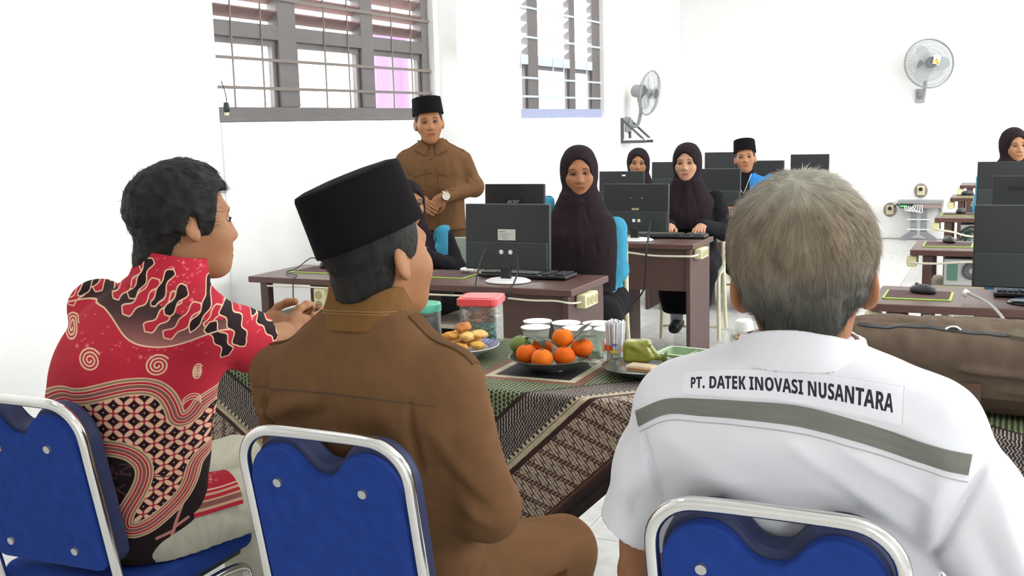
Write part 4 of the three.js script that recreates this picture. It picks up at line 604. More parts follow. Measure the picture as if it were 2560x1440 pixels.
tag(part('paper_sheet', box(.075, .0012, .035, -2.14, .7458, -2.572), M.white), 'white sheet of paper at the table edge below the batik sleeve', 'paper');
tag(part('orange_strip', boxAt(-2.1, -2.07, .0065, .0085, -5.75, -5.35), std(lin(.85, .3, .06))), 'narrow orange strip on the floor below the girl in white socks', 'strip');
{ // canvas bag
  const t = thing('canvas_bag', 'bulging brown canvas shoulder bag lying on the table at the right edge', 'bag', [.0, Y + .003, -2.83]);
  const f = new Field();
  f.add((x, y, z) => { const a = x * .985 + z * .17, b = -x * .17 + z * .985; const dx = Math.max(Math.abs(a) - .33, 0), dy = Math.max(Math.abs(y - .085) - .045, 0), dz = Math.max(Math.abs(b) - .1, 0); return Math.hypot(dx, dy, dz) - .045; }, 0);
  f.ell([-.1, .13, .0], [.33, .065, .13], .05).ell([-.3, .1, -.05], [.12, .075, .12], .05).clip((x, y) => .002 - y, .01);
  f.fold([-.42, .16, .06], [.4, .125, .14], -.02, .009).fold([-.42, .15, .09], [.4, .105, .155], .014, .016).fold([-.4, .19, .02], [.36, .17, .07], -.006, .006).fold([-.2, .085, .15], [.42, .065, .19], -.016, .012).fold([-.2, .105, .15], [.42, .09, .19], .012, .014).fold([-.2, .045, .15], [.42, .03, .19], -.02, .013).fold([-.2, .065, .15], [.42, .048, .19], .012, .012).fold([.0, .17, .1], [.16, .11, .15], .008, .018).fold([-.3, .18, .05], [-.1, .13, .12], -.006, .016).fold([.1, .18, .03], [.3, .13, .12], .007, .02).fold([.2, .09, .14], [.32, .03, .17], -.009, .012);
  f.noise = (x, y, z) => .009 * noise(x * 9, y * 9, z * 9) + .004 * noise(x * 24, y * 24, z * 24) + .001 * noise(x * 60, y * 60, z * 60);
  const canvasM = fabric(lin(.145, .105, .075), { roughness: .95 });
  part('bag_body', netMesh(f, [-.47, -.02, -.24], [.47, .26, .29], .0085, (x, y, z) => [x, y + z]), canvasM, t);
  part('zip', drape(f, (u, v) => [lerp(-.34, .36, u), .4, lerp(.06, .135, u) + (v - .5) * .012], [0, -1, 0], 60, 2, .003), M.darkPl, t, 'dark zip');
  part('flap', drape(f, (u, v) => [lerp(-.08, .42, u), lerp(.04, .005, v), .5], [0, 0, -1], 40, 10, .006, .004), fabric(lin(.075, .052, .036)), t, 'darker front flap');
  part('ring', new THREE.TorusGeometry(.021, .0032, 10, 30, Math.PI * 1.05).rotateX(-.3).translate(-.118, .175, .085), M.chrome, t); part('ring_tab', box(.04, .012, .02, -.118, .168, .08, .004), canvasM, t);
  const st = part('strap', drape(f, (u, v) => [lerp(-.0, .2, u) + v * .02, .4, lerp(.1, .2, u) - v * .035], [0, -1, 0], 24, 4, .007, .004), fabric(lin(.17, .14, .1)), t); part('buckle', (() => { const r = roundRect(.05, .032, .006); r.holes.push(roundRect(.036, .018, .004, 0, 0, THREE.Path)); return extrude(r, .003, .001).rotateX(-1.1).translate(.22, .17, .06); })(), M.steel, st);
  part('tag', drape(f, (u, v) => [lerp(-.09, -.05, u), lerp(.075, .03, v), .5], [0, 0, -1], 8, 8, .009, .003), std(lin(.13, .075, .05), { roughness: .6 }), t, 'brown leather tab');
}
// ---------------------------------------------------------------- people
const SK1 = [.33, .15, .07], SK2 = [.34, .165, .082], SK3 = [.33, .145, .07];
const handPose = (p, fingers, palm, s = 1) => { const y = V(...fingers).normalize().negate(), z0 = V(...palm), x = new THREE.Vector3().crossVectors(y, z0).normalize(), z = new THREE.Vector3().crossVectors(x, y); return new THREE.Matrix4().makeBasis(x, y, z).setPosition(...p).multiply(new THREE.Matrix4().makeScale(s, s, s)); };
const capsBody = (list, skin, h, lo, hi) => { const f = new Field(); for (const [a, b, ra, rb] of list) f.cap(a, b, ra, rb, .02); return netMesh(f, lo, hi, h, null, skinCol(skin, skin)); };
const moved = (g, b) => g.translate(-b[0], -b[1], -b[2]);
// keeps a seated figure's clothes on top of the chair's seat and off its legs
const seatCut = (cz, top = .4835, f = -.235) => (x, y, z) => Math.min(top - y, z - (cz + f));
const sleeve = (pts, n, at) => (() => { const f = new Field(); for (const [a, b, ra, rb] of pts) f.cap(a, b, ra, rb, .04); if (n) f.plane(at, n); return (x, y, z) => f.eval(x, y, z); })();
// cloth coordinates: round a vertical axis through (cx, cz), the join on the far side
const cuv = (cx = 0, cz = 0) => (x, y, z) => [Math.atan2(x - cx, z - cz) * .2, y];
// thin strands that follow a hair mesh: flow(p, n) gives the growing direction
function strands(geo, count, len, width, flow, col, keep) {
  const p = geo.attributes.position, n = geo.attributes.normal, P = [], C = [], I = [], q = V(0, 0, 0), nn = V(0, 0, 0), d = V(0, 0, 0), side = V(0, 0, 0), up = V(0, 0, 0);
  for (let k = 0, tries = 0; k < count && tries < count * 4; tries++) {
    const i = Math.floor(rnd() * p.count); q.fromBufferAttribute(p, i); nn.fromBufferAttribute(n, i); if (keep && !keep(q, nn)) continue; k++;
    q.x += rr(-.003, .003); q.y += rr(-.003, .003); q.z += rr(-.003, .003);
    d.copy(flow(q, nn)); d.addScaledVector(nn, -d.dot(nn)).normalize(); d.x += rr(-.17, .17); d.y += rr(-.17, .17); d.z += rr(-.17, .17); d.normalize(); side.crossVectors(d, nn).normalize();
    const L = len * rr(.6, 1.25), lift = rr(.02, .13), b = P.length / 3, c = col(q); const j = rr(.75, 1.25); q.addScaledVector(nn, -.002);
    for (let s = 0; s <= 3; s++) { const t = s / 3, w = width * (1 - t * .8); up.copy(q).addScaledVector(d, L * t).addScaledVector(nn, L * (lift * t * (1 - .75 * t)) + .001); for (const [a, e] of [[-1, 0], [1, 0], [0, 1]]) { P.push(up.x + side.x * a * w + nn.x * e * w, up.y + side.y * a * w + nn.y * e * w, up.z + side.z * a * w + nn.z * e * w); C.push(c[0] * j, c[1] * j, c[2] * j); } }
    for (let s = 0; s < 3; s++) for (let a = 0; a < 3; a++) { const u = b + s * 3 + a, v = b + s * 3 + (a + 1) % 3; I.push(u, v, v + 3, u, v + 3, u + 3); }
  }
  const g = new THREE.BufferGeometry(); g.setAttribute('position', new THREE.Float32BufferAttribute(P, 3)); g.setAttribute('color', new THREE.Float32BufferAttribute(C, 3)); g.setIndex(I); g.computeVertexNormals(); return g;
}
const hairMat = new THREE.MeshPhysicalMaterial({ color: '#ffffff', vertexColors: true, roughness: .55, specularIntensity: .45, bumpMap: rep(grainTex, 20), bumpScale: .0006 });
const hairLine = (low, ear, front, burn = 0, side = low * .55) => (x, y, z) => { const ax = Math.abs(x); let h; if (z < -.03) h = lerp(low, side, smooth(.03, .066, ax)); else if (z < .0) h = lerp(side, ear, smooth(-.03, -.012, z)); else if (z < .03) h = lerp(ear, burn, smooth(.0, .008, z)) ; else h = lerp(burn, front, smooth(.03, .062, z)); return y - h; };

// ---- the grey-haired man in the white shirt
{
  const B = [-.285, 0, -1.767], t = thing('person', 'grey-haired man seen from behind in a white work shirt with a grey stripe', 'person', B);
  const H = pose([-.275, 1.213, -1.605], [0, 188, -3], 1.15), HI = H.clone().invert();
  part('body', merge([moved(xform(headGeo({ skin: SK3, h: .0035, neck: .054, nz: -.018 }), H), B), moved(capsBody([[[-.545, .8, -1.67], [-.575, .66, -1.74], .042, .036], [[-.575, .66, -1.74], [-.45, .58, -1.98], .036, .027], [[.02, .8, -1.66], [.055, .66, -1.74], .042, .036], [[.055, .66, -1.74], [-.09, .58, -1.98], .036, .027]], SK3, .009, [-.65, .5, -2.05], [.12, 1.0, -1.55]), B), moved(xform(handGeo(-1, 35, SK3, .005), handPose([-.45, .58, -1.98], [.35, -.05, -.9], [0, -1, 0])), B), moved(xform(handGeo(1, 35, SK3, .005), handPose([-.09, .58, -1.98], [-.35, -.05, -.9], [0, -1, 0])), B)]), skinMat, t);
  const f = new Field();
  f.loft([[.486, -.285, -1.78, .2, .13], [.6, -.285, -1.78, .205, .13], [.75, -.285, -1.715, .207, .13], [.88, -.283, -1.658, .222, .13], [.97, -.28, -1.61, .232, .118], [1.03, -.276, -1.592, .232, .105], [1.075, -.274, -1.58, .205, .088], [1.1, -.272, -1.572, .15, .086], [1.122, -.272, -1.568, .095, .07], [1.138, -.272, -1.566, .07, .062]], .02, { pow: 2.5 });
  f.add(sleeve([[[-.462, 1.003, -1.59], [-.5, .9, -1.63], .062, .068], [[-.5, .9, -1.63], [-.563, .74, -1.68], .068, .074]], [-.36, -.93, -.1], [-.553, .778, -1.67]), .045);
  f.add(sleeve([[[-.085, 1.003, -1.58], [-.04, .9, -1.6], .062, .07], [[-.04, .9, -1.6], [.04, .74, -1.66], .07, .078]], [.36, -.93, -.1], [.03, .772, -1.65]), .045);
  f.flat = -1.62;
  f.fold([-.5, .98, -1.55], [-.475, .86, -1.55], -0.0089, .006).fold([-.02, .985, -1.52], [-.085, .83, -1.52], -0.0102, .007).fold([-.07, .97, -1.5], [-.09, .86, -1.5], 0.0102, .016);
  f.fold([-.47, .985, -1.5], [-.36, .93, -1.5], 0.0051, .02).fold([-.27, 1.0, -1.48], [-.12, .87, -1.5], 0.0089, .014).fold([-.24, .975, -1.48], [-.1, .82, -1.52], -0.0077, .016).fold([-.2, 1.0, -1.48], [-.085, .92, -1.49], 0.0077, .012).fold([-.42, .93, -1.5], [-.12, .845, -1.52], 0.0102, .022).fold([-.4, .9, -1.5], [-.15, .825, -1.53], -0.0077, .02).fold([-.52, .87, -1.55], [-.545, .8, -1.6], -0.0077, .012).fold([-.49, .85, -1.55], [-.45, .93, -1.52], -0.0064, .014).fold([.0, .95, -1.53], [.045, .8, -1.58], 0.0089, .018).fold([-.03, .9, -1.53], [.01, .79, -1.58], -0.0089, .014).fold([-.15, 1.05, -1.49], [-.06, .99, -1.49], 0.0051, .016).fold([-.33, 1.0, -1.49], [-.38, .9, -1.5], 0.0038, .02);
  f.noise = (x, y, z) => .0035 * noise(x * 9, y * 9, z * 9) + .0012 * noise(x * 24, y * 24, z * 24);
  const shirtM = fabric(lin(.74, .73, .755), { map: null, roughness: .85, bumpScale: .0003, sheen: .05 });
  const shirt = part('shirt', moved(netMesh(f, [-.68, .43, -1.95], [.15, 1.16, -1.4], .0065, cuv(-.28, -1.7)), B), shirtM, t);
  const col = new Field(); const outer = loftF([[1.1, -.270, -1.566, .1, .086], [1.12, -.27, -1.564, .089, .08], [1.145, -.269, -1.566, .08, .074], [1.18, -.268, -1.57, .074, .07]], { pow: 2.1 }), top = (x, y, z) => y - (1.146 + .1 * (z + 1.5) + .012 * Math.cos((x + .27) * 22));
  col.add((x, y, z) => Math.max(Math.abs(outer(x, y, z)) - .005, top(x, y, z), 1.102 - y + .25 * Math.min(0, z + 1.52)), 0); col.noise = (x, y, z) => .001 * noise(x * 30, y * 30, z * 30);
  part('collar', moved(netMesh(col, [-.4, 1.06, -1.69], [-.15, 1.2, -1.45], .003, cuv(-.28, -1.7)), B), shirtM, t);
  const line = (P, u) => { const k = u * (P.length - 1), i = Math.min(P.length - 2, Math.floor(k)), a = k - i, q = (j, c) => P[clamp(j, 0, P.length - 1)][c]; const cr = (c) => { const p0 = q(i - 1, c), p1 = q(i, c), p2 = q(i + 1, c), p3 = q(i + 2, c); return .5 * (2 * p1 + (p2 - p0) * a + (2 * p0 - 5 * p1 + 4 * p2 - p3) * a * a + (3 * p1 - p0 - 3 * p2 + p3) * a ** 3); }; return [cr(0), cr(1)]; };
  const topL = [[-.515, 1.01], [-.46, 1.04], [-.4, 1.049], [-.341, 1.053], [-.258, 1.053], [-.177, 1.037], [-.1, 1.014], [-.036, .994]], botL = [[-.508, .987], [-.457, 1.018], [-.4, 1.024], [-.341, 1.027], [-.257, 1.024], [-.177, 1.008], [-.104, .984], [-.04, .966]];
  const strip = (T, Bo) => (u, v) => { const a = line(T, u), b = line(Bo, u); return [lerp(a[0], b[0], v), lerp(a[1], b[1], v), -1.35]; };
  part('reflective_stripe', moved(drape(f, strip(topL, botL), [0, 0, -1], 90, 6, .0022), B), std(lin(.17, .17, .14), { roughness: .5, map: rep(mottle, 1) }), shirt, 'grey reflective stripe');
  const yoke = botL.map(([x, y]) => [x, y - .009]), yoke2 = botL.map(([x, y]) => [x, y - .0105]);
  part('yoke_seam', moved(drape(f, strip(yoke, yoke2), [0, 0, -1], 80, 1, .0012, .0006), B), std(lin(.42, .41, .42)), shirt);
  const pT = [[-.432, 1.083], [-.36, 1.098], [-.28, 1.103], [-.2, 1.1], [-.122, 1.087]], pB = [[-.43, 1.052], [-.36, 1.0565], [-.28, 1.058], [-.2, 1.048], [-.122, 1.034]];
  const patchTex = canvasTex(2048, 300, (c) => { c.fillStyle = '#e4e2e6'; c.fillRect(0, 0, 2048, 300); c.strokeStyle = '#d2d0d4'; c.lineWidth = 5; c.strokeRect(8, 8, 2032, 284); c.strokeStyle = '#bdb7ae'; c.lineWidth = 9; c.beginPath(); c.moveTo(2026, 8); c.lineTo(2026, 290); c.stroke(); c.fillStyle = '#2b2230'; c.textBaseline = 'alphabetic'; c.font = 'bold 186px sans-serif'; const s = 'PT. DATEK INOVASI NUSANTARA', w = c.measureText(s).width; c.setTransform(1790 / w, 0, 0, 1, 128, 212); c.fillText(s, 0, 0); c.lineWidth = 5; c.strokeStyle = '#2b2230'; c.strokeText(s, 0, 0); });
  const pg = moved(drape(f, strip(pT, pB), [0, 0, -1], 60, 8, .0016), B); { const uv = pg.attributes.uv; for (let i = 0; i < uv.count; i++) uv.setY(i, 1 - uv.getY(i)); }
  part('name_patch', pg, std('#ffffff', { roughness: .85, map: patchTex }), shirt, 'white patch with dark block lettering');
  const tr = new Field(); for (const s of [-1, 1]) tr.cap([-.285 + s * .09, .53, -1.78], [-.285 + s * .12, .51, -2.2], .085, .07, .03).cap([-.285 + s * .12, .51, -2.2], [-.285 + s * .12, .1, -2.22], .066, .048, .02); tr.clip((x, y) => .05 - y).clip(seatCut(-1.757)); part('trousers', moved(netMesh(tr, [-.55, .03, -2.33], [0, .65, -1.66], .012, cuv(-.28, -1.7)), B), fabric(lin(.03, .03, .035)), t);
  for (const s of [-1, 1]) part('shoe', (() => { const q = new Field(); q.cap([0, .035, .04], [0, .03, -.15], .04, .036, .02).clip((x, y) => .003 - y, .01); return netMesh(q, [-.06, -.01, -.21], [.06, .1, .1], .008); })().translate(s * .12, 0, -.45), M.shoe, t);
  const hairLightCol = (x, y, z) => { const n = noise(x * 22, y * 22, z * 22), g = smooth(-.06, .1, y + .02 * n - .35 * Math.max(0, z)); const top = lerp(0, 1, g); const br = smooth(.07, .02, Math.abs(y - .062)) * smooth(.02, -.05, z) * .7; let c = [lerp(.032, .36, top), lerp(.03, .335, top), lerp(.026, .27, top)]; const k = 1 + .35 * noise(x * 60, y * 20, z * 60); return [lerp(c[0], .19, br) * k, lerp(c[1], .125, br) * k, lerp(c[2], .07, br) * k]; };  // greying hair, with light on top and shade below mixed into the colour
  const hg = hairGeo({ thick: (x, y, z) => .004 + .0135 * smooth(-.045, .045, y), h: .0035, w: 1.02, line: (x, y, z) => hairLine(-.06, .012, .085, .0)(x, y, z) + .006 * noise(x * 70, 3, z * 70), noise: (x, y, z) => .0035 * noise(x * 30, y * 12, z * 30) + .002 * noise(x * 70, y * 22, z * 70), col: hairLightCol });
  const hair = part('hair', moved(xform(hg, H), B), hairMat, t);
  const whorl = V(.0, .1, -.075);
  part('hair_strands', moved(xform(strands(hg, 14000, .019, .00031, (p) => p.clone().sub(whorl).add(V(0, -.05, 0)), (q) => hairLightCol(q.x, q.y, q.z).map((v) => v * 1.15), (q) => q.y > (q.z < -.03 ? -.045 : .03)), H), B), hairMat, hair).userData.kind = 'stuff';
}
// ---- the man in the brown uniform and tall black cap
const brownM = fabric(lin(.155, .078, .034), { roughness: .88, sheen: .2, sheenColor: lin(.3, .2, .1) });
{
  const B = [-1.15, 0, -1.847], t = thing('person', 'man in a brown uniform and tall black velvet cap seen from behind', 'person', B);
  const H = pose([-1.128, 1.197, -1.805], [-6, 159, -3], 1.04);
  part('body', merge([moved(xform(headGeo({ skin: SK1, h: .0032, w: .98 }), H), B), moved(xform(handGeo(1, 30, SK1, .005), handPose([-1.13, .66, -2.08], [-.8, .0, -.6], [0, -1, 0])), B), moved(xform(handGeo(-1, 30, SK1, .005), handPose([-1.2, .64, -2.1], [.7, .0, -.7], [0, -1, 0])), B)]), skinMat, t);
  addFace(t, new THREE.Matrix4().makeTranslation(-B[0], -B[1], -B[2]).multiply(H));
  const f = new Field();
  f.loft([[.486, -1.15, -1.88, .2, .13], [.6, -1.15, -1.86, .19, .13], [.78, -1.15, -1.80, .198, .125], [.9, -1.152, -1.775, .215, .122], [.97, -1.152, -1.77, .21, .112], [1.03, -1.15, -1.775, .17, .092], [1.07, -1.148, -1.782, .125, .08], [1.1, -1.146, -1.787, .09, .072], [1.125, -1.144, -1.79, .07, .064]], .02, { pow: 2.5 });
  f.add(sleeve([[[-1.365, .955, -1.775], [-1.395, .72, -1.85], .06, .056], [[-1.395, .72, -1.85], [-1.22, .65, -2.06], .052, .042]], [.6, -.1, -.8], [-1.2, .65, -2.09]), .05);
  f.add(sleeve([[[-.962, .968, -1.775], [-.915, .71, -1.815], .062, .06], [[-.915, .705, -1.815], [-1.1, .67, -2.04], .056, .044]], [-.7, -.1, -.7], [-1.12, .67, -2.07]), .05);
  f.flat = -1.79;
  f.fold([-1.4, .865, -1.69], [-1.2, .945, -1.66], 0.0089, .016).fold([-1.37, .845, -1.69], [-1.16, .925, -1.66], -0.0115, .016).fold([-1.36, .83, -1.69], [-1.1, .885, -1.66], 0.0089, .016).fold([-1.38, .9, -1.69], [-1.3, .96, -1.67], 0.0051, .012).fold([-1.2, .87, -1.66], [-1.02, .9, -1.67], -0.0051, .018).fold([-1.0, .95, -1.68], [-.995, .8, -1.72], -0.0089, .008).fold([-1.33, .97, -1.69], [-1.345, .85, -1.72], -0.0077, .007).fold([-.97, .9, -1.72], [-.9, .74, -1.75], 0.0051, .016).fold([-.95, .8, -1.74], [-.88, .72, -1.78], -0.0064, .012).fold([-.93, .73, -1.75], [-.87, .69, -1.78], 0.0064, .012).fold([-1.05, .94, -1.66], [-1.02, .82, -1.68], 0.0051, .02);
  f.noise = (x, y, z) => .004 * noise(x * 10, y * 10, z * 10) + .0012 * noise(x * 28, y * 28, z * 28);
  const shirt = part('shirt', moved(netMesh(f, [-1.5, .43, -2.26], [-.8, 1.13, -1.62], .0068, cuv(-1.15, -1.85)), B), brownM, t);
  const outer = loftF([[1.07, -1.148, -1.785, .1, .085], [1.1, -1.147, -1.787, .087, .079], [1.13, -1.146, -1.79, .078, .073], [1.19, -1.144, -1.794, .074, .068]], { pow: 2.1 }), col = new Field();
  col.add((x, y, z) => Math.max(Math.abs(outer(x, y, z)) - .0035, y - (1.152 + .12 * (z + 1.73)), 1.064 - y), 0); part('collar', moved(netMesh(col, [-1.27, 1.05, -1.9], [-1.02, 1.19, -1.68], .004, cuv(-1.15, -1.85)), B), fabric(lin(.175, .086, .027)), t, 'ochre brown collar');
  const seam = std(lin(.035, .018, .007));
  part('yoke_seam', moved(drape(f, (u, v) => [lerp(-1.385, -.955, u), .952 + .006 * Math.sin(u * 3.1) - .0018 * v - .012 * (u - .5) ** 2 * 4 + .0, -1.55], [0, 0, -1], 60, 1, .001, .0006), B), seam, shirt);
  for (const s of [-1, 1]) part('shoulder_strap', moved(drape(f, (u, v) => [-1.145 + s * lerp(.1, .235, u), 1.25, -1.79 + (v - .5) * .045], [0, -1, 0], 16, 4, .004, .0025), B), brownM, shirt);
  for (const y of [1.092, 1.097]) part('collar_stitch', moved(drape(col, (u, v) => [lerp(-1.23, -1.045, u), y - .001 * v + .01 * Math.cos((u - .5) * 2.4), -1.6], [0, 0, -1], 30, 1, .0014, .0006), B), std(lin(.27, .15, .05)), t);
  const tr = new Field(); for (const [hx, kx, kz] of [[-1.06, -.905, -2.17], [-1.24, -1.31, -2.22]]) tr.cap([hx, .525, -1.85], [kx, .485, kz], .1, .082, .03).cap([kx, .485, kz], [kx - .01, .1, kz], .075, .05, .02); tr.clip((x, y) => .05 - y).clip(seatCut(-1.847)).fold([-1.1, .6, -1.78], [-.95, .57, -1.9], .006, .014).fold([-1.05, .56, -1.76], [-.92, .52, -1.95], -.006, .012); tr.noise = (x, y, z) => .003 * noise(x * 12, y * 12, z * 12);
  part('trousers', moved(netMesh(tr, [-1.45, .03, -2.35], [-.78, .66, -1.72], .009, cuv(-1.15, -1.85)), B), brownM, t);
  for (const [x, z] of [[-.915, -2.17], [-1.32, -2.22]]) part('shoe', (() => { const q = new Field(); q.cap([0, .035, .04], [0, .03, -.15], .04, .036, .02).clip((a, y) => .003 - y, .01); return netMesh(q, [-.06, -.01, -.21], [.06, .1, .1], .008); })().translate(x - B[0], 0, z - B[2]), M.shoe, t);
  const dark = (x, y, z) => { const k = .012 * (1 + .5 * noise(x * 80, y * 30, z * 80)), s = smooth(-.01, .05, z) * .018; return [k + s, k * .95 + s * .75, k * .85 + s * .5]; };
  const hg = hairGeo({ thick: .0085, h: .0034, w: .99, line: hairLine(-.066, .008, .08, -.012, -.05), noise: (x, y, z) => .0012 * noise(x * 60, y * 30, z * 60), col: dark });
  const hair = part('hair', moved(xform(hg, H), B), hairMat, t);
  part('hair_strands', moved(xform(strands(hg, 2600, .012, .00035, () => V(0, -1, 0), (q) => dark(q.x, q.y, q.z), (q) => q.y < .05), H), B), hairMat, hair).userData.kind = 'stuff';
  part('cap', moved(xform(pecFunc(.094, .114, .118, .965).applyMatrix4(pose([0, .042, -.012], [-10, 0, -9])), H), B), velvet, t, 'tall black velvet cap');
}
// ---- the man in red batik
{
  const B = [-1.9, 0, -1.847], t = thing('person', 'man in a red batik shirt leaning forward with his face turned to the right', 'person', B);
  const H = pose([-1.726, 1.243, -1.935], [0, 147, -5], 1.056);
  const handR = handPose([-1.632, .952, -2.165], [.4, .06, -.9], [-.8, .2, -.4], .95), handL = handPose([-1.725, .955, -2.185], [.8, .08, -.55], [.3, .8, .5], .95);
  part('body', merge([moved(xform(headGeo({ skin: SK2, h: .003, w: .96 }), H), B), moved(capsBody([[[-1.625, .98, -1.95], [-1.635, .945, -2.03], .045, .043], [[-1.635, .945, -2.03], [-1.632, .952, -2.165], .041, .028], [[-1.99, .95, -2.03], [-1.725, .955, -2.185], .042, .027]], SK2, .006, [-2.05, .85, -2.3], [-1.5, 1.1, -1.95]), B), moved(xform(handGeo(-1, 50, SK2), handR), B), moved(xform(handGeo(1, 35, SK2), handL), B)]), skinMat, t);
  addFace(t, new THREE.Matrix4().makeTranslation(-B[0], -B[1], -B[2]).multiply(H));
  const px2 = (x, y, z) => { const py = 900 - (y - .945) * 1115, s = .731 * x - .682 * z + .0893; return [320 + s * 1115 + .085 * (py - 900), py]; };
  const f = new Field();
  f.loft([[.486, -1.9, -1.88, .2, .15], [.58, -1.9, -1.86, .215, .155], [.75, -1.87, -1.85, .225, .16], [.88, -1.83, -1.835, .232, .158], [.98, -1.795, -1.83, .225, .14], [1.05, -1.77, -1.85, .195, .115], [1.1, -1.75, -1.868, .14, .09], [1.14, -1.74, -1.885, .09, .072], [1.165, -1.735, -1.895, .068, .06]], .02, { yaw: -.26, pow: 2.3 });
  f.add(sleeve([[[-1.605, 1.045, -1.79], [-1.64, .955, -2.03], .07, .076]], [-.1, -.3, -.94], [-1.637, .96, -2.035]), .05);
  f.add(sleeve([[[-1.98, 1.04, -1.9], [-2.03, .93, -2.05], .07, .07]], [-.3, -.5, -.8], [-2.02, .95, -2.03]), .05);
  f.fold([-1.66, .98, -1.72], [-1.6, .93, -1.92], -.01, .014).fold([-1.68, .95, -1.7], [-1.66, .8, -1.8], .006, .016).fold([-1.7, .86, -1.68], [-1.64, .72, -1.8], -.005, .012).fold([-1.68, .84, -1.7], [-1.63, .75, -1.85], .005, .01).fold([-1.9, 1.05, -1.75], [-1.8, .9, -1.68], .004, .03);
  f.noise = (x, y, z) => .004 * noise(x * 9, y * 9, z * 9) + .0014 * noise(x * 26, y * 26, z * 26);
  const tex = canvasTex(1400, 1720, (c) => {
    const red = '#b32a3a', beige = '#dcb897', dk = '#2a1c1f', mauve = '#8a5854', tan = '#9a7a62'; c.scale(2, 2); c.translate(-40, -580); c.lineJoin = c.lineCap = 'round';
    c.fillStyle = red; c.fillRect(40, 580, 700, 860);
    for (let i = 0; i < 420; i++) { const x = rr(200, 740), y = rr(590, 860); if (y > 870 - Math.abs(x - 400) * .1) continue; c.strokeStyle = 'rgba(236,150,150,.75)'; c.lineWidth = 1.2; c.beginPath(); if (i % 9 === 0) for (let k = 0; k < 8; k++) { c.moveTo(x, y); c.lineTo(x + Math.cos(k * .785) * 5, y + Math.sin(k * .785) * 5); } else { c.moveTo(x - 3, y); c.lineTo(x, y + 3); c.lineTo(x + 3, y - 1); } c.stroke(); }
    // printed band under the teeth, fading from dark to mauve
    const band = (off) => { c.beginPath(); c.moveTo(40, 840 + off); c.bezierCurveTo(110, 790 + off, 190, 740 + off, 262, 760 + off); c.bezierCurveTo(310, 790 + off, 300, 830 + off, 385, 832 + off); c.bezierCurveTo(450, 836 + off, 500, 790 + off, 560, 812 + off); };
    const g = c.createLinearGradient(0, 700, 0, 840); g.addColorStop(0, dk); g.addColorStop(.45, '#4a3030'); g.addColorStop(1, '#b07068'); c.fillStyle = g; band(0); c.lineTo(560, 786); c.lineTo(470, 768); c.lineTo(400, 742); c.lineTo(330, 722); c.lineTo(262, 712); c.lineTo(190, 742); c.lineTo(100, 800); c.lineTo(40, 832); c.closePath(); c.fill();
    // red tongues hanging into the band, each outlined
    const wavy = (x0, y0, x1, y1, w, fill) => { const n = 26, dx = x1 - x0, dy = y1 - y0, L = Math.hypot(dx, dy), nx = -dy / L, ny = dx / L, P = []; for (const s of [1, -1]) for (let i = 0; i <= n; i++) { const u = s > 0 ? i / n : 1 - i / n, ww = w * (1 + .33 * Math.sin(u * L / 7.2)) * (u < .06 ? u / .06 : u > .93 ? (1 - u) / .07 : 1); const o = 3 * Math.sin(u * L / 14); P.push([x0 + dx * u + nx * (s * ww + o), y0 + dy * u + ny * (s * ww + o)]); } c.beginPath(); P.forEach(([x, y], i) => i ? c.lineTo(x, y) : c.moveTo(x, y)); c.closePath(); c.fillStyle = fill; c.fill(); c.strokeStyle = beige; c.lineWidth = 3.2; c.stroke(); };
    for (const [a, b, d, e] of [[300, 640, 262, 690], [345, 660, 285, 740], [392, 690, 310, 768], [440, 716, 362, 800], [485, 735, 405, 812], [535, 750, 496, 792], [230, 690, 168, 775], [255, 660, 205, 738], [275, 640, 238, 742]]) wavy(a, b, d, e, 10, red);
    for (const [a, b, d, e] of [[322, 632, 272, 722], [375, 640, 325, 735], [425, 668, 374, 745], [455, 705, 402, 755], [525, 690, 462, 800], [575, 660, 548, 720], [268, 668, 215, 728], [245, 685, 190, 750]]) wavy(a, b, d, e, 9, dk);
    for (const [a, b, d, e, w] of [[545, 745, 598, 868, 16], [590, 700, 640, 800, 14], [635, 720, 700, 800, 11], [505, 780, 560, 880, 13], [640, 800, 690, 880, 12]]) wavy(a, b, d, e, w, dk);
    c.strokeStyle = beige; c.lineWidth = 4; band(0); c.stroke();
    // spirals
    const spiral = (x, y, r, sx = 1) => { c.beginPath(); for (let i = 0; i <= 70; i++) { const a = i / 70 * 6.283 * 2.9, q = r * (.12 + .88 * i / 70); const X = x + Math.cos(a) * q * sx, Yy = y + Math.sin(a) * q; i ? c.lineTo(X, Yy) : c.moveTo(X, Yy); } c.strokeStyle = beige; c.lineWidth = 4.2; c.stroke(); };
    spiral(183, 815, 25, .85); spiral(235, 870, 27, 1); spiral(390, 876, 27, 1.05); spiral(482, 905, 22, .55); spiral(106, 962, 22, .6);
    // kawung field between two banded outlines, dark field below
    const upper = () => { c.moveTo(60, 1100); c.bezierCurveTo(110, 1010, 150, 955, 190, 965); c.bezierCurveTo(240, 960, 290, 925, 340, 925); c.bezierCurveTo(400, 920, 420, 960, 432, 1005); c.bezierCurveTo(440, 1035, 470, 1030, 490, 995); c.bezierCurveTo(510, 985, 530, 980, 560, 985); };
    const lower = () => { c.moveTo(190, 1090); c.bezierCurveTo(250, 1085, 310, 1075, 345, 1110); c.bezierCurveTo(385, 1150, 350, 1205, 325, 1250); c.bezierCurveTo(300, 1310, 330, 1325, 390, 1290); c.bezierCurveTo(430, 1260, 470, 1240, 480, 1180); c.bezierCurveTo(490, 1130, 520, 1140, 560, 1120); };
    c.fillStyle = '#a8323e'; c.beginPath(); upper(); c.lineTo(600, 1440); c.lineTo(60, 1440); c.closePath(); c.fill();
    c.save(); c.beginPath(); upper(); c.lineTo(600, 1440); c.lineTo(60, 1440); c.closePath(); c.clip();
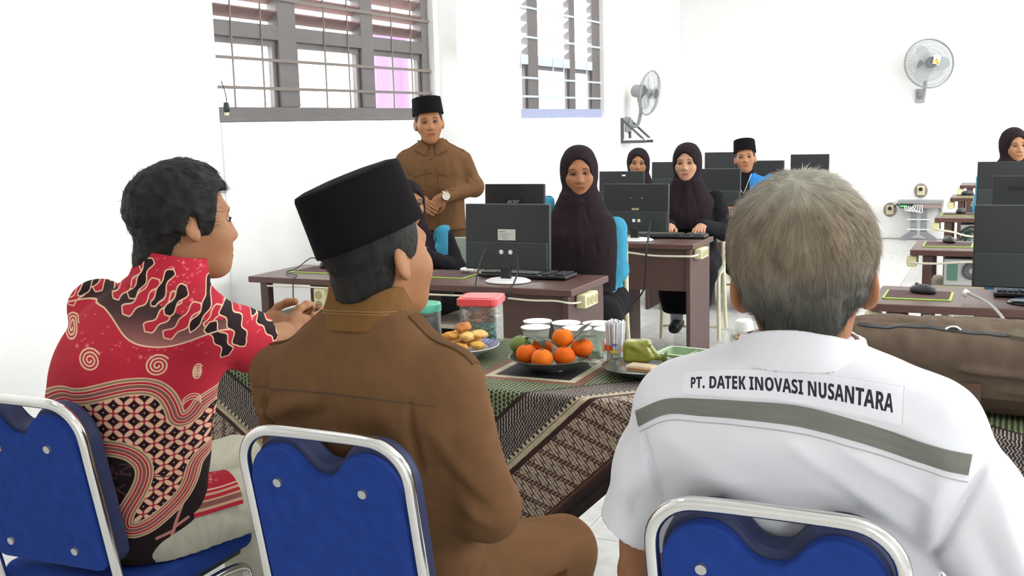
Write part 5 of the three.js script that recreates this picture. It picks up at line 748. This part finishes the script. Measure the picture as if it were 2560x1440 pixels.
    for (let i = -3; i < 11; i++) for (let j = 0; j < 24; j++) { const x = 150 + i * 47 + (j % 2) * 23.5, y = 930 + j * 21; if (1) { c.fillStyle = dk; c.save(); c.translate(x, y); c.rotate(.785); c.fillRect(-9.5, -9.5, 19, 19); c.restore(); c.fillStyle = beige; c.beginPath(); c.arc(x, y, 1.8, 0, 7); c.fill(); } c.fillStyle = beige; for (const [ax, ay, rt] of [[-1, -1, -.72], [1, -1, .72], [-1, 1, .72], [1, 1, -.72]]) { c.beginPath(); c.ellipse(x + ax * 11.7, y + ay * 10.5, 12, 5.6, rt, 0, 7); c.fill(); } }
    c.restore();
    const rows = (path) => { for (const [w, col] of [[44, beige], [38, tan], [27, beige], [22, red], [12, beige], [8, mauve]]) { c.strokeStyle = col; c.lineWidth = w; c.beginPath(); path(); c.stroke(); } };
    c.fillStyle = '#241a1c'; c.beginPath(); lower(); c.lineTo(600, 1440); c.lineTo(40, 1440); c.lineTo(60, 1120); c.closePath(); c.fill();
    c.strokeStyle = '#5e3f40'; c.lineWidth = 3; for (let i = 0; i < 14; i++) { c.beginPath(); let x = rr(200, 330), y = rr(1120, 1230); c.moveTo(x, y); for (let k = 0; k < 4; k++) { x += rr(-36, 36); y += rr(-22, 22); c.lineTo(x, y); } c.stroke(); }
    c.strokeStyle = '#b77a72'; c.lineWidth = 9; c.beginPath(); c.moveTo(455, 1265); c.lineTo(440, 1310); c.lineTo(430, 1350); c.lineTo(432, 1390); c.moveTo(440, 1320); c.lineTo(470, 1308); c.moveTo(432, 1330); c.lineTo(395, 1340); c.stroke();
    rows(upper); rows(lower);
    c.strokeStyle = beige; c.lineWidth = 3; for (let k = 0; k < 3; k++) { c.beginPath(); c.arc(470, 985 + k * 7, 24, 3.6, 6); c.stroke(); }
  });
  const batM = fabric('#ffffff', { map: tex, roughness: .85 });
  const uvB = (x, y, z) => { const [a, b] = px2(x, y, z); return [(a - 40) / 700, 1 - (b - 580) / 860]; };
  part('shirt', moved(netMesh(f, [-2.2, .44, -2.15], [-1.5, 1.19, -1.6], .0068, uvB), B), batM, t, 'red batik shirt with wavy black teeth, spirals and petal pattern');
  const outer = loftF([[1.11, -1.745, -1.88, .105, .088], [1.14, -1.74, -1.885, .088, .08], [1.19, -1.736, -1.9, .076, .071], [1.25, -1.734, -1.91, .072, .068]], { pow: 2.1, yaw: -.4 }), col = new Field(); col.add((x, y, z) => Math.max(Math.abs(outer(x, y, z)) - .004, y - (1.182 - .2 * (.731 * (x + 1.737) - .682 * (z + 1.89))), 1.115 - y), 0);
  part('collar', moved(netMesh(col, [-1.88, 1.1, -2.02], [-1.6, 1.26, -1.76], .004, uvB), B), batM, t);
  const tr = new Field(); tr.cap([-1.79, .535, -1.84], [-1.66, .53, -2.2], .1, .083, .03).cap([-1.66, .53, -2.2], [-1.66, .1, -2.2], .07, .05, .02).cap([-2.0, .535, -1.87], [-1.92, .54, -2.28], .1, .083, .03).cap([-1.92, .54, -2.28], [-1.92, .1, -2.3], .07, .05, .02).clip((x, y) => .05 - y).clip(seatCut(-1.847)).fold([-1.75, .63, -1.9], [-1.62, .56, -2.1], .007, .014).fold([-1.72, .6, -1.85], [-1.62, .52, -2.0], -.006, .012).fold([-1.68, .62, -2.05], [-1.6, .5, -2.1], .005, .014);
  tr.noise = (x, y, z) => .004 * noise(x * 12, y * 12, z * 12); part('trousers', moved(netMesh(tr, [-2.15, .03, -2.42], [-1.52, .68, -1.7], .009, cuv(-1.82, -1.9)), B), fabric(lin(.46, .44, .35)), t, 'pale khaki trousers');
  const flap = (() => { const P = [], U = [], I = [], nu = 20, nv = 14; for (const o of [.0075, .004]) for (let j = 0; j <= nv; j++) for (let i = 0; i <= nu; i++) { const u = i / nu, v = j / nv, k = lerp(.16, .5, u) - .05 * v, a = R(lerp(105, 22, v)), r = lerp(.1, .083, k) + o + .004 * Math.sin(u * 5 + v * 3); P.push(lerp(-1.79, -1.66, k) + r * Math.cos(a) * .94, .533 + r * Math.sin(a), lerp(-1.84, -2.2, k) + r * Math.cos(a) * .34); U.push(u, 1 - v); } const w = nu + 1, b = w * (nv + 1); for (let j = 0; j < nv; j++) for (let i = 0; i < nu; i++) { const a = j * w + i; I.push(a, a + 1, a + w + 1, a, a + w + 1, a + w, b + a, b + a + w, b + a + w + 1, b + a, b + a + w + 1, b + a + 1); } const g = new THREE.BufferGeometry(); g.setAttribute('position', new THREE.Float32BufferAttribute(P, 3)); g.setAttribute('uv', new THREE.Float32BufferAttribute(U, 2)); g.setIndex(I); g.computeVertexNormals(); return g; })();
  part('shirt_flap', moved(flap, B), fabric('#ffffff', { map: canvasTex(256, 256, (c) => { c.fillStyle = '#b32a3a'; c.fillRect(0, 0, 256, 256); for (let k = 0; k < 16; k++) { c.strokeStyle = '#e79a98'; c.lineWidth = 3; c.beginPath(); c.arc(rr(20, 236), rr(20, 120), 5, 0, 7); c.stroke(); } for (const [y, h, k] of [[170, 86, '#c9a386'], [182, 16, '#b32a3a'], [206, 22, '#8a5854'], [240, 16, '#b32a3a'], [150, 8, '#dcb897']]) { c.fillStyle = k; c.fillRect(0, y, 256, h); } c.fillStyle = '#2a1c1f'; c.fillRect(0, 0, 70, 60); }) }), t, 'red front tail of the batik shirt over the thigh');
  for (const [x, z] of [[-1.66, -2.2], [-1.92, -2.3]]) part('shoe', (() => { const q = new Field(); q.cap([0, .035, .04], [0, .03, -.15], .04, .036, .02).clip((a, y) => .003 - y, .01); return netMesh(q, [-.06, -.01, -.21], [.06, .1, .1], .008); })().translate(x - B[0], 0, z - B[2]), M.shoe, t);
  const dk = (x, y, z) => { const k = .014 * (1 + .5 * noise(x * 50, y * 50, z * 50)); return [k, k * 1.0, k * .95]; };
  const hg = hairGeo({ thick: .0205, h: .0034, w: .97, line: (x, y, z) => hairLine(-.105, .014, .07, -.035, -.02)(x, y, z) + .01 * noise(x * 45, 1, z * 45), noise: (x, y, z) => .006 * noise(x * 28, y * 28, z * 28) + .003 * noise(x * 65, y * 65, z * 65), col: dk });
  const hair = part('hair', moved(xform(hg, H), B), hairMat, t);
  part('hair_strands', moved(xform(strands(hg, 6000, .02, .00045, (p) => V(.3 * Math.sin(p.x * 60), -.6 + .6 * Math.sin(p.z * 40), .6), (q) => dk(q.x, q.y, q.z)), H), B), hairMat, hair).userData.kind = 'stuff';
}
// ---- students and the standing man: local frames look along +z
const hijabM = fabric(lin(.021, .0135, .016), { roughness: .95 }), blackCloth = fabric(lin(.012, .011, .013)), blueJ = fabric(lin(.06, .30, .44)), blueJ2 = fabric(lin(.03, .20, .50));
function faceAndBody(t, h, skin, extra, hs = .0042, rot = [0, 0, 0], s = 1) {
  const H = pose(h, rot, s); part('body', merge([xform(headGeo({ skin, h: hs }), H), ...extra]), skinMat, t); addFace(t, H); return H;
}
function student(o) {
  const [hx, hy, hz] = o.head, t = thing('person', o.label, 'person', o.at, R(o.turn)), sh = hy - (o.dn ?? .255), arms = o.arms;
  const hands = arms.map(([, , w, dir, palm], i) => xform(handGeo(i ? 1 : -1, 35, o.skin, .0055), handPose(w, dir ?? [0, -.2, 1], palm ?? [0, -1, 0], .9)));
  const H = faceAndBody(t, o.head, o.skin, hands, o.hs, o.rot);
  // jacket with sleeves
  const f = new Field(), w = o.wide ?? .17;
  f.loft([[.47, hx * .3, -.02, .19, .14], [.6, hx * .5, -.01, .17, .125], [.8, hx * .8, hz * .7, w + .01, .12], [sh - .05, hx, hz * .9 - .02, w, .11], [sh, hx, hz - .025, w - .02, .095], [sh + .045, hx, hz - .025, .09, .075], [sh + .08, hx, hz - .025, .06, .055]], .02, { pow: 2.4 });
  arms.forEach(([a, e, wr]) => f.add(sleeve([[a, e, .06, .056], [e, [lerp(e[0], wr[0], .96), lerp(e[1], wr[1], .96), lerp(e[2], wr[2], .96)], .053, .04]]), .04));
  f.noise = (x, y, z) => .005 * noise(x * 14, y * 14, z * 14) + .002 * noise(x * 34, y * 34, z * 34);
  const pos = [...arms.flatMap(([a, e, wr]) => [a, e, wr]), [hx, sh, hz]], mn = (k) => Math.min(...pos.map((p) => p[k])) - .1, mx = (k) => Math.max(...pos.map((p) => p[k])) + .1;
  const jg = netMesh(f, [Math.min(-.22, mn(0)), .42, Math.min(-.2, mn(2))], [Math.max(.22, mx(0)), sh + .1, Math.max(.2, mx(2))], .009, cuv());
  part('jacket', jg, o.jacket ?? blueJ, t);
  if (o.patch) part('shoulder_patch', drape(f, (u, v) => [hx + lerp(.1, .22, u), hy + .2, hz + lerp(-.1, .06, v)], [0, -1, 0], 14, 14, .022, .012), blueJ, t, 'bright blue shoulder panel');
  if (o.hijab) {
    const q = new Field(), ya = R(o.rot?.[1] ?? 0), fx = Math.sin(ya), fz = Math.cos(ya); q.ell([hx - .014 * fx, hy + .028, hz - .014 * fz], [.095, .108, .116], .02, [0, ya, 0]).cap([hx, hy - .06, hz - .02], [hx, hy - .16, hz - .015], .083, .1, .06);
    q.loft([[hy - (o.drop ?? .42), hx, hz * .8 + .02, o.dw ?? .19, .15], [hy - .33, hx, hz + .01, (o.dw ?? .19) + .004, .145], [hy - .25, hx, hz - .005, .178, .13], [hy - .18, hx, hz - .012, .13, .11], [hy - .12, hx, hz - .015, .095, .095]], .05, { pow: 2.2 });
    q.sub(ellF([hx + .1 * fx, hy - .02, hz + .1 * fz], [.0625, .09, .062], [0, ya, 0]), .012);
    for (let k = 0; k < 6; k++) { const a = -1.1 + k * .42; q.fold([hx + .06 * Math.sin(a), hy - .13, hz + .09 * Math.cos(a)], [hx + .19 * Math.sin(a * 1.1), hy - .4, hz + .16 * Math.cos(a)], k % 2 ? .009 : -.009, .014); }
    q.fold([hx - .09, hy - .11, hz + .06], [hx + .06, hy - .155, hz + .1], .006, .01);
    q.noise = (x, y, z) => .003 * noise(x * 20, y * 20, z * 20);
    part('hijab', netMesh(q, [hx - .24, hy - (o.drop ?? .42) - .05, hz - .19], [hx + .24, hy + .15, hz + .23], .0062, cuv()), hijabM, t, 'dark hijab');
  } else {
    const dkc = (x, y, z) => { const k = .012 * (1 + .4 * noise(x * 80, y * 30, z * 80)); return [k, k, k]; };
    part('hair', xform(hairGeo({ thick: .007, h: .0055, line: hairLine(-.1, .01, .09, .0), col: dkc }), H), hairMat, t);
    part('cap', xform(pecFunc(.091, .11, .1, .95).applyMatrix4(pose([0, .05, -.01], [-6, 0, 0])), H), velvet, t, 'black velvet cap');
    part('shirt_front', drape(f, (u, v) => [hx + lerp(-.05, .05, u) * lerp(.7, 1, v), lerp(sh + .06, .75, v), .5], [0, 0, -1], 10, 24, .005, .003), blackCloth, t, 'black shirt front');
    const col = new Field(), ring = loftF([[sh + .03, hx, hz - .025, .085, .078], [sh + .09, hx, hz - .025, .064, .06]]); col.add((x, y, z) => Math.max(Math.abs(ring(x, y, z)) - .004, y - sh - .085 + .4 * Math.max(0, z - hz), sh + .03 - y), 0); part('collar', netMesh(col, [hx - .11, sh, hz - .13], [hx + .11, sh + .12, hz + .09], .006, cuv()), blackCloth, t);
    part('neck_cord', tube([[hx - .055, sh + .06, hz + .02], [hx - .05, sh + .0, hz + .095], [hx - .01, sh - .1, hz + .115], [hx + .035, sh + .0, hz + .1], [hx + .055, sh + .06, hz + .02]], .002, 30, 6), M.whitePl, t);
  }
  // skirt or trousers, socks, shoes
  const s = new Field(); const ky = .44; for (const q of [-1, 1]) s.cap([q * .09, .52, 0], [q * .1, ky + .06, .36], .1, .09, .06).cap([q * .1, ky + .05, .37], [q * .07, .27, .36], .095, .085, .05); if (o.hijab) s.cap([0, .5, .1], [0, .46, .36], .1, .1, .06).cap([0, .45, .37], [0, .28, .36], .1, .095, .06); s.clip((x, y) => (o.hijab ? .23 : .2) - y, .01).clip((x, y, z) => Math.min(.468 - y, .225 - z)); s.noise = (x, y, z) => .006 * noise(x * 12, y * 12, z * 12);
  part(o.hijab ? 'skirt' : 'trousers', netMesh(s, [-.24, .18, -.14], [.24, .68, .52], .0105, cuv()), blackCloth, t);
  for (const q of [-1, 1]) { part('sock', netMesh(capF([q * .06, .3, .35], [q * .06, .13, .34], .045, .036), [q * .06 - .06, .08, .28], [q * .06 + .06, .36, .41], .008, cuv()), std(lin(.66, .67, .78), { roughness: .9 }), t); part('shoe', (() => { const z = new Field(); z.cap([0, .04, -.03], [0, .035, .13], .042, .038, .02).clip((x, y) => .003 - y, .01); return netMesh(z, [-.06, -.01, -.09], [.06, .1, .19], .008); })().translate(q * .06, .106, .33), M.shoe, t); }
  return t;
}
student({ label: 'girl in a dark hijab and bright blue sleeves sitting beside the starred monitor', at: [-1.97, 0, -5.25], turn: 10, head: [-.046, 1.206, .144], skin: SK3, hs: .0038, hijab: 1, drop: .6, dw: .185, wide: .15, rot: [6, 13, 3], arms: [[[-.19, .91, .06], [-.2, .69, .1], [-.1, .57, .22]], [[.125, .915, .07], [.13, .7, .09], [.06, .54, .2]]] });
student({ label: 'girl in a dark hijab and blue sleeves half hidden behind the tall black cap', at: [-2.9, 0, -5.25], turn: 20, head: [-.13, 1.04, .16], skin: SK2, hijab: 1, drop: .34, dw: .15, jacket: blackCloth, patch: 1, rot: [-2, 36, -5], wide: .19, arms: [[[-.3, .8, .08], [-.34, .66, .1], [-.2, .79, .35]], [[.06, .84, .14], [.12, .68, .16], [.0, .79, .42]]] });
student({ label: 'girl in a black hijab looking ahead behind the second row desk on the aisle', at: [-1.93, 0, -7.02], turn: 8, head: [-.03, 1.171, .07], skin: [.47, .255, .155], hs: .0042, hijab: 1, drop: .42, dw: .165, jacket: blackCloth, rot: [1, -2, 2], arms: [[[-.19, .93, .0], [-.22, .72, .1], [-.1, .79, .36]], [[.15, .93, .0], [.22, .72, .08], [.1, .79, .34]]] });
student({ label: 'smaller girl in a dark hijab behind a monitor in the third row', at: [-2.87, 0, -8.87], turn: 14, head: [-.04, 1.095, .06], skin: SK2, hs: .005, hijab: 1, rot: [0, 2, -4], arms: [[[-.19, .86, .0], [-.24, .68, .1], [-.1, .64, .3]], [[.17, .86, .0], [.24, .68, .1], [.1, .64, .3]]] });
student({ label: 'boy in a black cap and open blue jacket in the third row', at: [-2.0, 0, -8.92], turn: 10, head: [-.01, 1.125, .06], skin: [.36, .17, .09], hs: .005, jacket: blueJ2, rot: [-9, 2, 4], dn: .17, wide: .19, arms: [[[-.2, .935, .0], [-.26, .71, .1], [-.12, .79, .36]], [[.19, .935, .0], [.26, .71, .1], [.12, .79, .36]]] });
student({ label: 'girl in a dark hijab at the right edge above the monitors', at: [-.02, 0, -8.92], turn: 20, head: [-.01, 1.2, .06], skin: SK2, hs: .005, hijab: 1, rot: [2, 4, 3], arms: [[[-.19, .95, .0], [-.24, .73, .1], [-.1, .79, .34]], [[.17, .95, .0], [.24, .73, .1], [.1, .79, .34]]] });
student({ label: 'girl in a blue jacket hidden behind the front girl, only her blue shoulder showing', at: [-2.82, 0, -7.02], turn: 10, head: [.1, 1.09, .06], skin: SK2, hs: .006, hijab: 1, dw: .13, drop: .3, wide: .2, arms: [[[-.15, .9, .04], [-.2, .7, .1], [-.1, .79, .36]], [[.3, .9, .04], [.34, .7, .1], [.14, .79, .36]]] });
student({ label: 'student in a blue jacket mostly outside the right edge of the picture', at: [.2, 0, -5.28], turn: 0, head: [.05, 1.2, .06], skin: SK2, hs: .006, jacket: blueJ2, hijab: 1, drop: .26, dw: .12, wide: .2, arms: [[[-.15, .94, .0], [-.24, .72, .1], [-.1, .79, .36]], [[.25, .94, .0], [.3, .72, .1], [.14, .79, .36]]] });
{ // standing man
  const t = thing('person', 'man in a brown uniform and black cap standing with clasped hands by the window wall', 'person', [-3.165, 0, -5.72], R(22));
  const hs = [xform(handGeo(1, 40, SK1, .005), handPose([-.075, 1.04, .185], [.7, -.55, .35], [0, .1, -1], .95)), xform(handGeo(-1, 45, SK1, .005), handPose([.075, 1.045, .2], [-.68, -.6, .15], [0, .1, -1], .95))];
  const H = faceAndBody(t, [-.015, 1.471, .03], SK1, hs, .0038, [-2, 11, 4], 1.016);
  const f = new Field(); f.loft([[.84, 0, 0, .185, .125], [.95, 0, .0, .178, .125], [1.1, 0, .0, .175, .125], [1.2, 0, -.005, .188, .12], [1.26, 0, -.01, .185, .11], [1.3, 0, -.01, .172, .095], [1.33, 0, -.008, .135, .08], [1.355, 0, -.006, .095, .07], [1.38, 0, -.005, .066, .06]], .02, { pow: 2.5 });
  for (const s of [-1, 1]) f.add(sleeve([[[s * .178, 1.252, -.01], [s * .238, 1.085, -.02], .052, .054], [[s * .238, 1.085, -.02], [s * .09, 1.045, .18], .052, .036]]), .04);
  f.fold([.2, 1.15, .06], [.26, 1.06, .02], .006, .012).fold([-.2, 1.15, .06], [-.26, 1.06, .02], -.006, .012).fold([.1, 1.28, .1], [.13, 1.05, .12], -.004, .012).fold([-.1, 1.26, .1], [-.13, 1.05, .12], .004, .014); f.noise = (x, y, z) => .004 * noise(x * 12, y * 12, z * 12) + .0015 * noise(x * 30, y * 30, z * 30);
  const shirt = part('shirt', netMesh(f, [-.33, .82, -.18], [.33, 1.39, .28], .0075, cuv()), brownM, t);
  part('placket', drape(f, (u, v) => [lerp(-.014, .014, u), lerp(1.3, .86, v), .5], [0, 0, -1], 4, 30, .003, .002), brownM, shirt);
  for (const s of [-1, 1]) { part('pocket', drape(f, (u, v) => [s * .09 + lerp(-.05, .05, u), lerp(1.2, 1.08, v), .5], [0, 0, -1], 10, 12, .005, .004), brownM, shirt); part('pocket_flap', drape(f, (u, v) => [s * .09 + lerp(-.052, .052, u), lerp(1.205, 1.16 + .02 * Math.abs(2 * u - 1), v), .5], [0, 0, -1], 10, 6, .011, .004), brownM, shirt);
    part('collar', drape(f, (u, v) => [s * lerp(.02, .085, u) + s * v * .012, lerp(1.375 - .03 * (1 - u), 1.315 - .035 * (1 - u), v), .5], [0, 0, -1], 8, 8, .01, .004), brownM, shirt); part('shoulder_strap', drape(f, (u, v) => [s * lerp(.085, .19, u), 1.6, lerp(-.025, .025, v)], [0, -1, 0], 10, 4, .004, .003), brownM, shirt); part('epaulette_pin', ball(.005, s * .1, 1.352, .012, 10), M.steel, shirt); }
  for (let k = 0; k < 5; k++) part('button', new THREE.CylinderGeometry(.0045, .0045, .003, 12).rotateX(Math.PI / 2).translate(0, 1.26 - k * .08, .131), M.darkPl, shirt);
  const tr = new Field(); for (const s of [-1, 1]) tr.cap([s * .085, .86, 0], [s * .095, .46, 0], .1, .075, .04).cap([s * .095, .46, 0], [s * .1, .09, -.01], .075, .06, .03); tr.clip((x, y) => .04 - y); tr.noise = (x, y, z) => .003 * noise(x * 12, y * 12, z * 12); part('trousers', netMesh(tr, [-.22, .02, -.14], [.22, .98, .14], .011, cuv()), fabric(lin(.1, .055, .025)), t);
  for (const s of [-1, 1]) part('shoe', (() => { const q = new Field(); q.cap([0, .04, -.05], [0, .03, .15], .042, .036, .02).clip((x, y) => .003 - y, .01); return netMesh(q, [-.06, -.01, -.11], [.06, .1, .21], .008); })().translate(s * .1, 0, .02), M.shoe, t);
  const W = handPose([.085, 1.047, .197], [-.68, -.3, .2], [0, .1, -1]); const w = part('watch', xform(new THREE.TorusGeometry(.031, .006, 10, 32).rotateX(Math.PI / 2), W), M.steel, t, 'steel wristwatch'); part('watch_dial', xform(new THREE.CylinderGeometry(.02, .02, .01, 28).rotateX(Math.PI / 2).translate(0, 0, -.034), W), std(lin(.7, .66, .5), { metalness: .3, roughness: .3 }), w); part('watch_rim', xform(new THREE.TorusGeometry(.0205, .0028, 8, 28).translate(0, 0, -.037), W), M.chrome, w);
  part('hair', xform(hairGeo({ thick: .007, h: .005, line: hairLine(-.1, .01, .08, .0), col: (x, y, z) => { const k = .012 * (1 + .4 * noise(x * 80, y * 30, z * 80)); return [k, k, k]; } }), H), hairMat, t);
  part('cap', xform(pecFunc(.092, .112, .098, .93).applyMatrix4(pose([0, .048, -.01], [-4, 0, 0])), H), velvet, t, 'black velvet cap');
}
renderer.render(scene, camera);
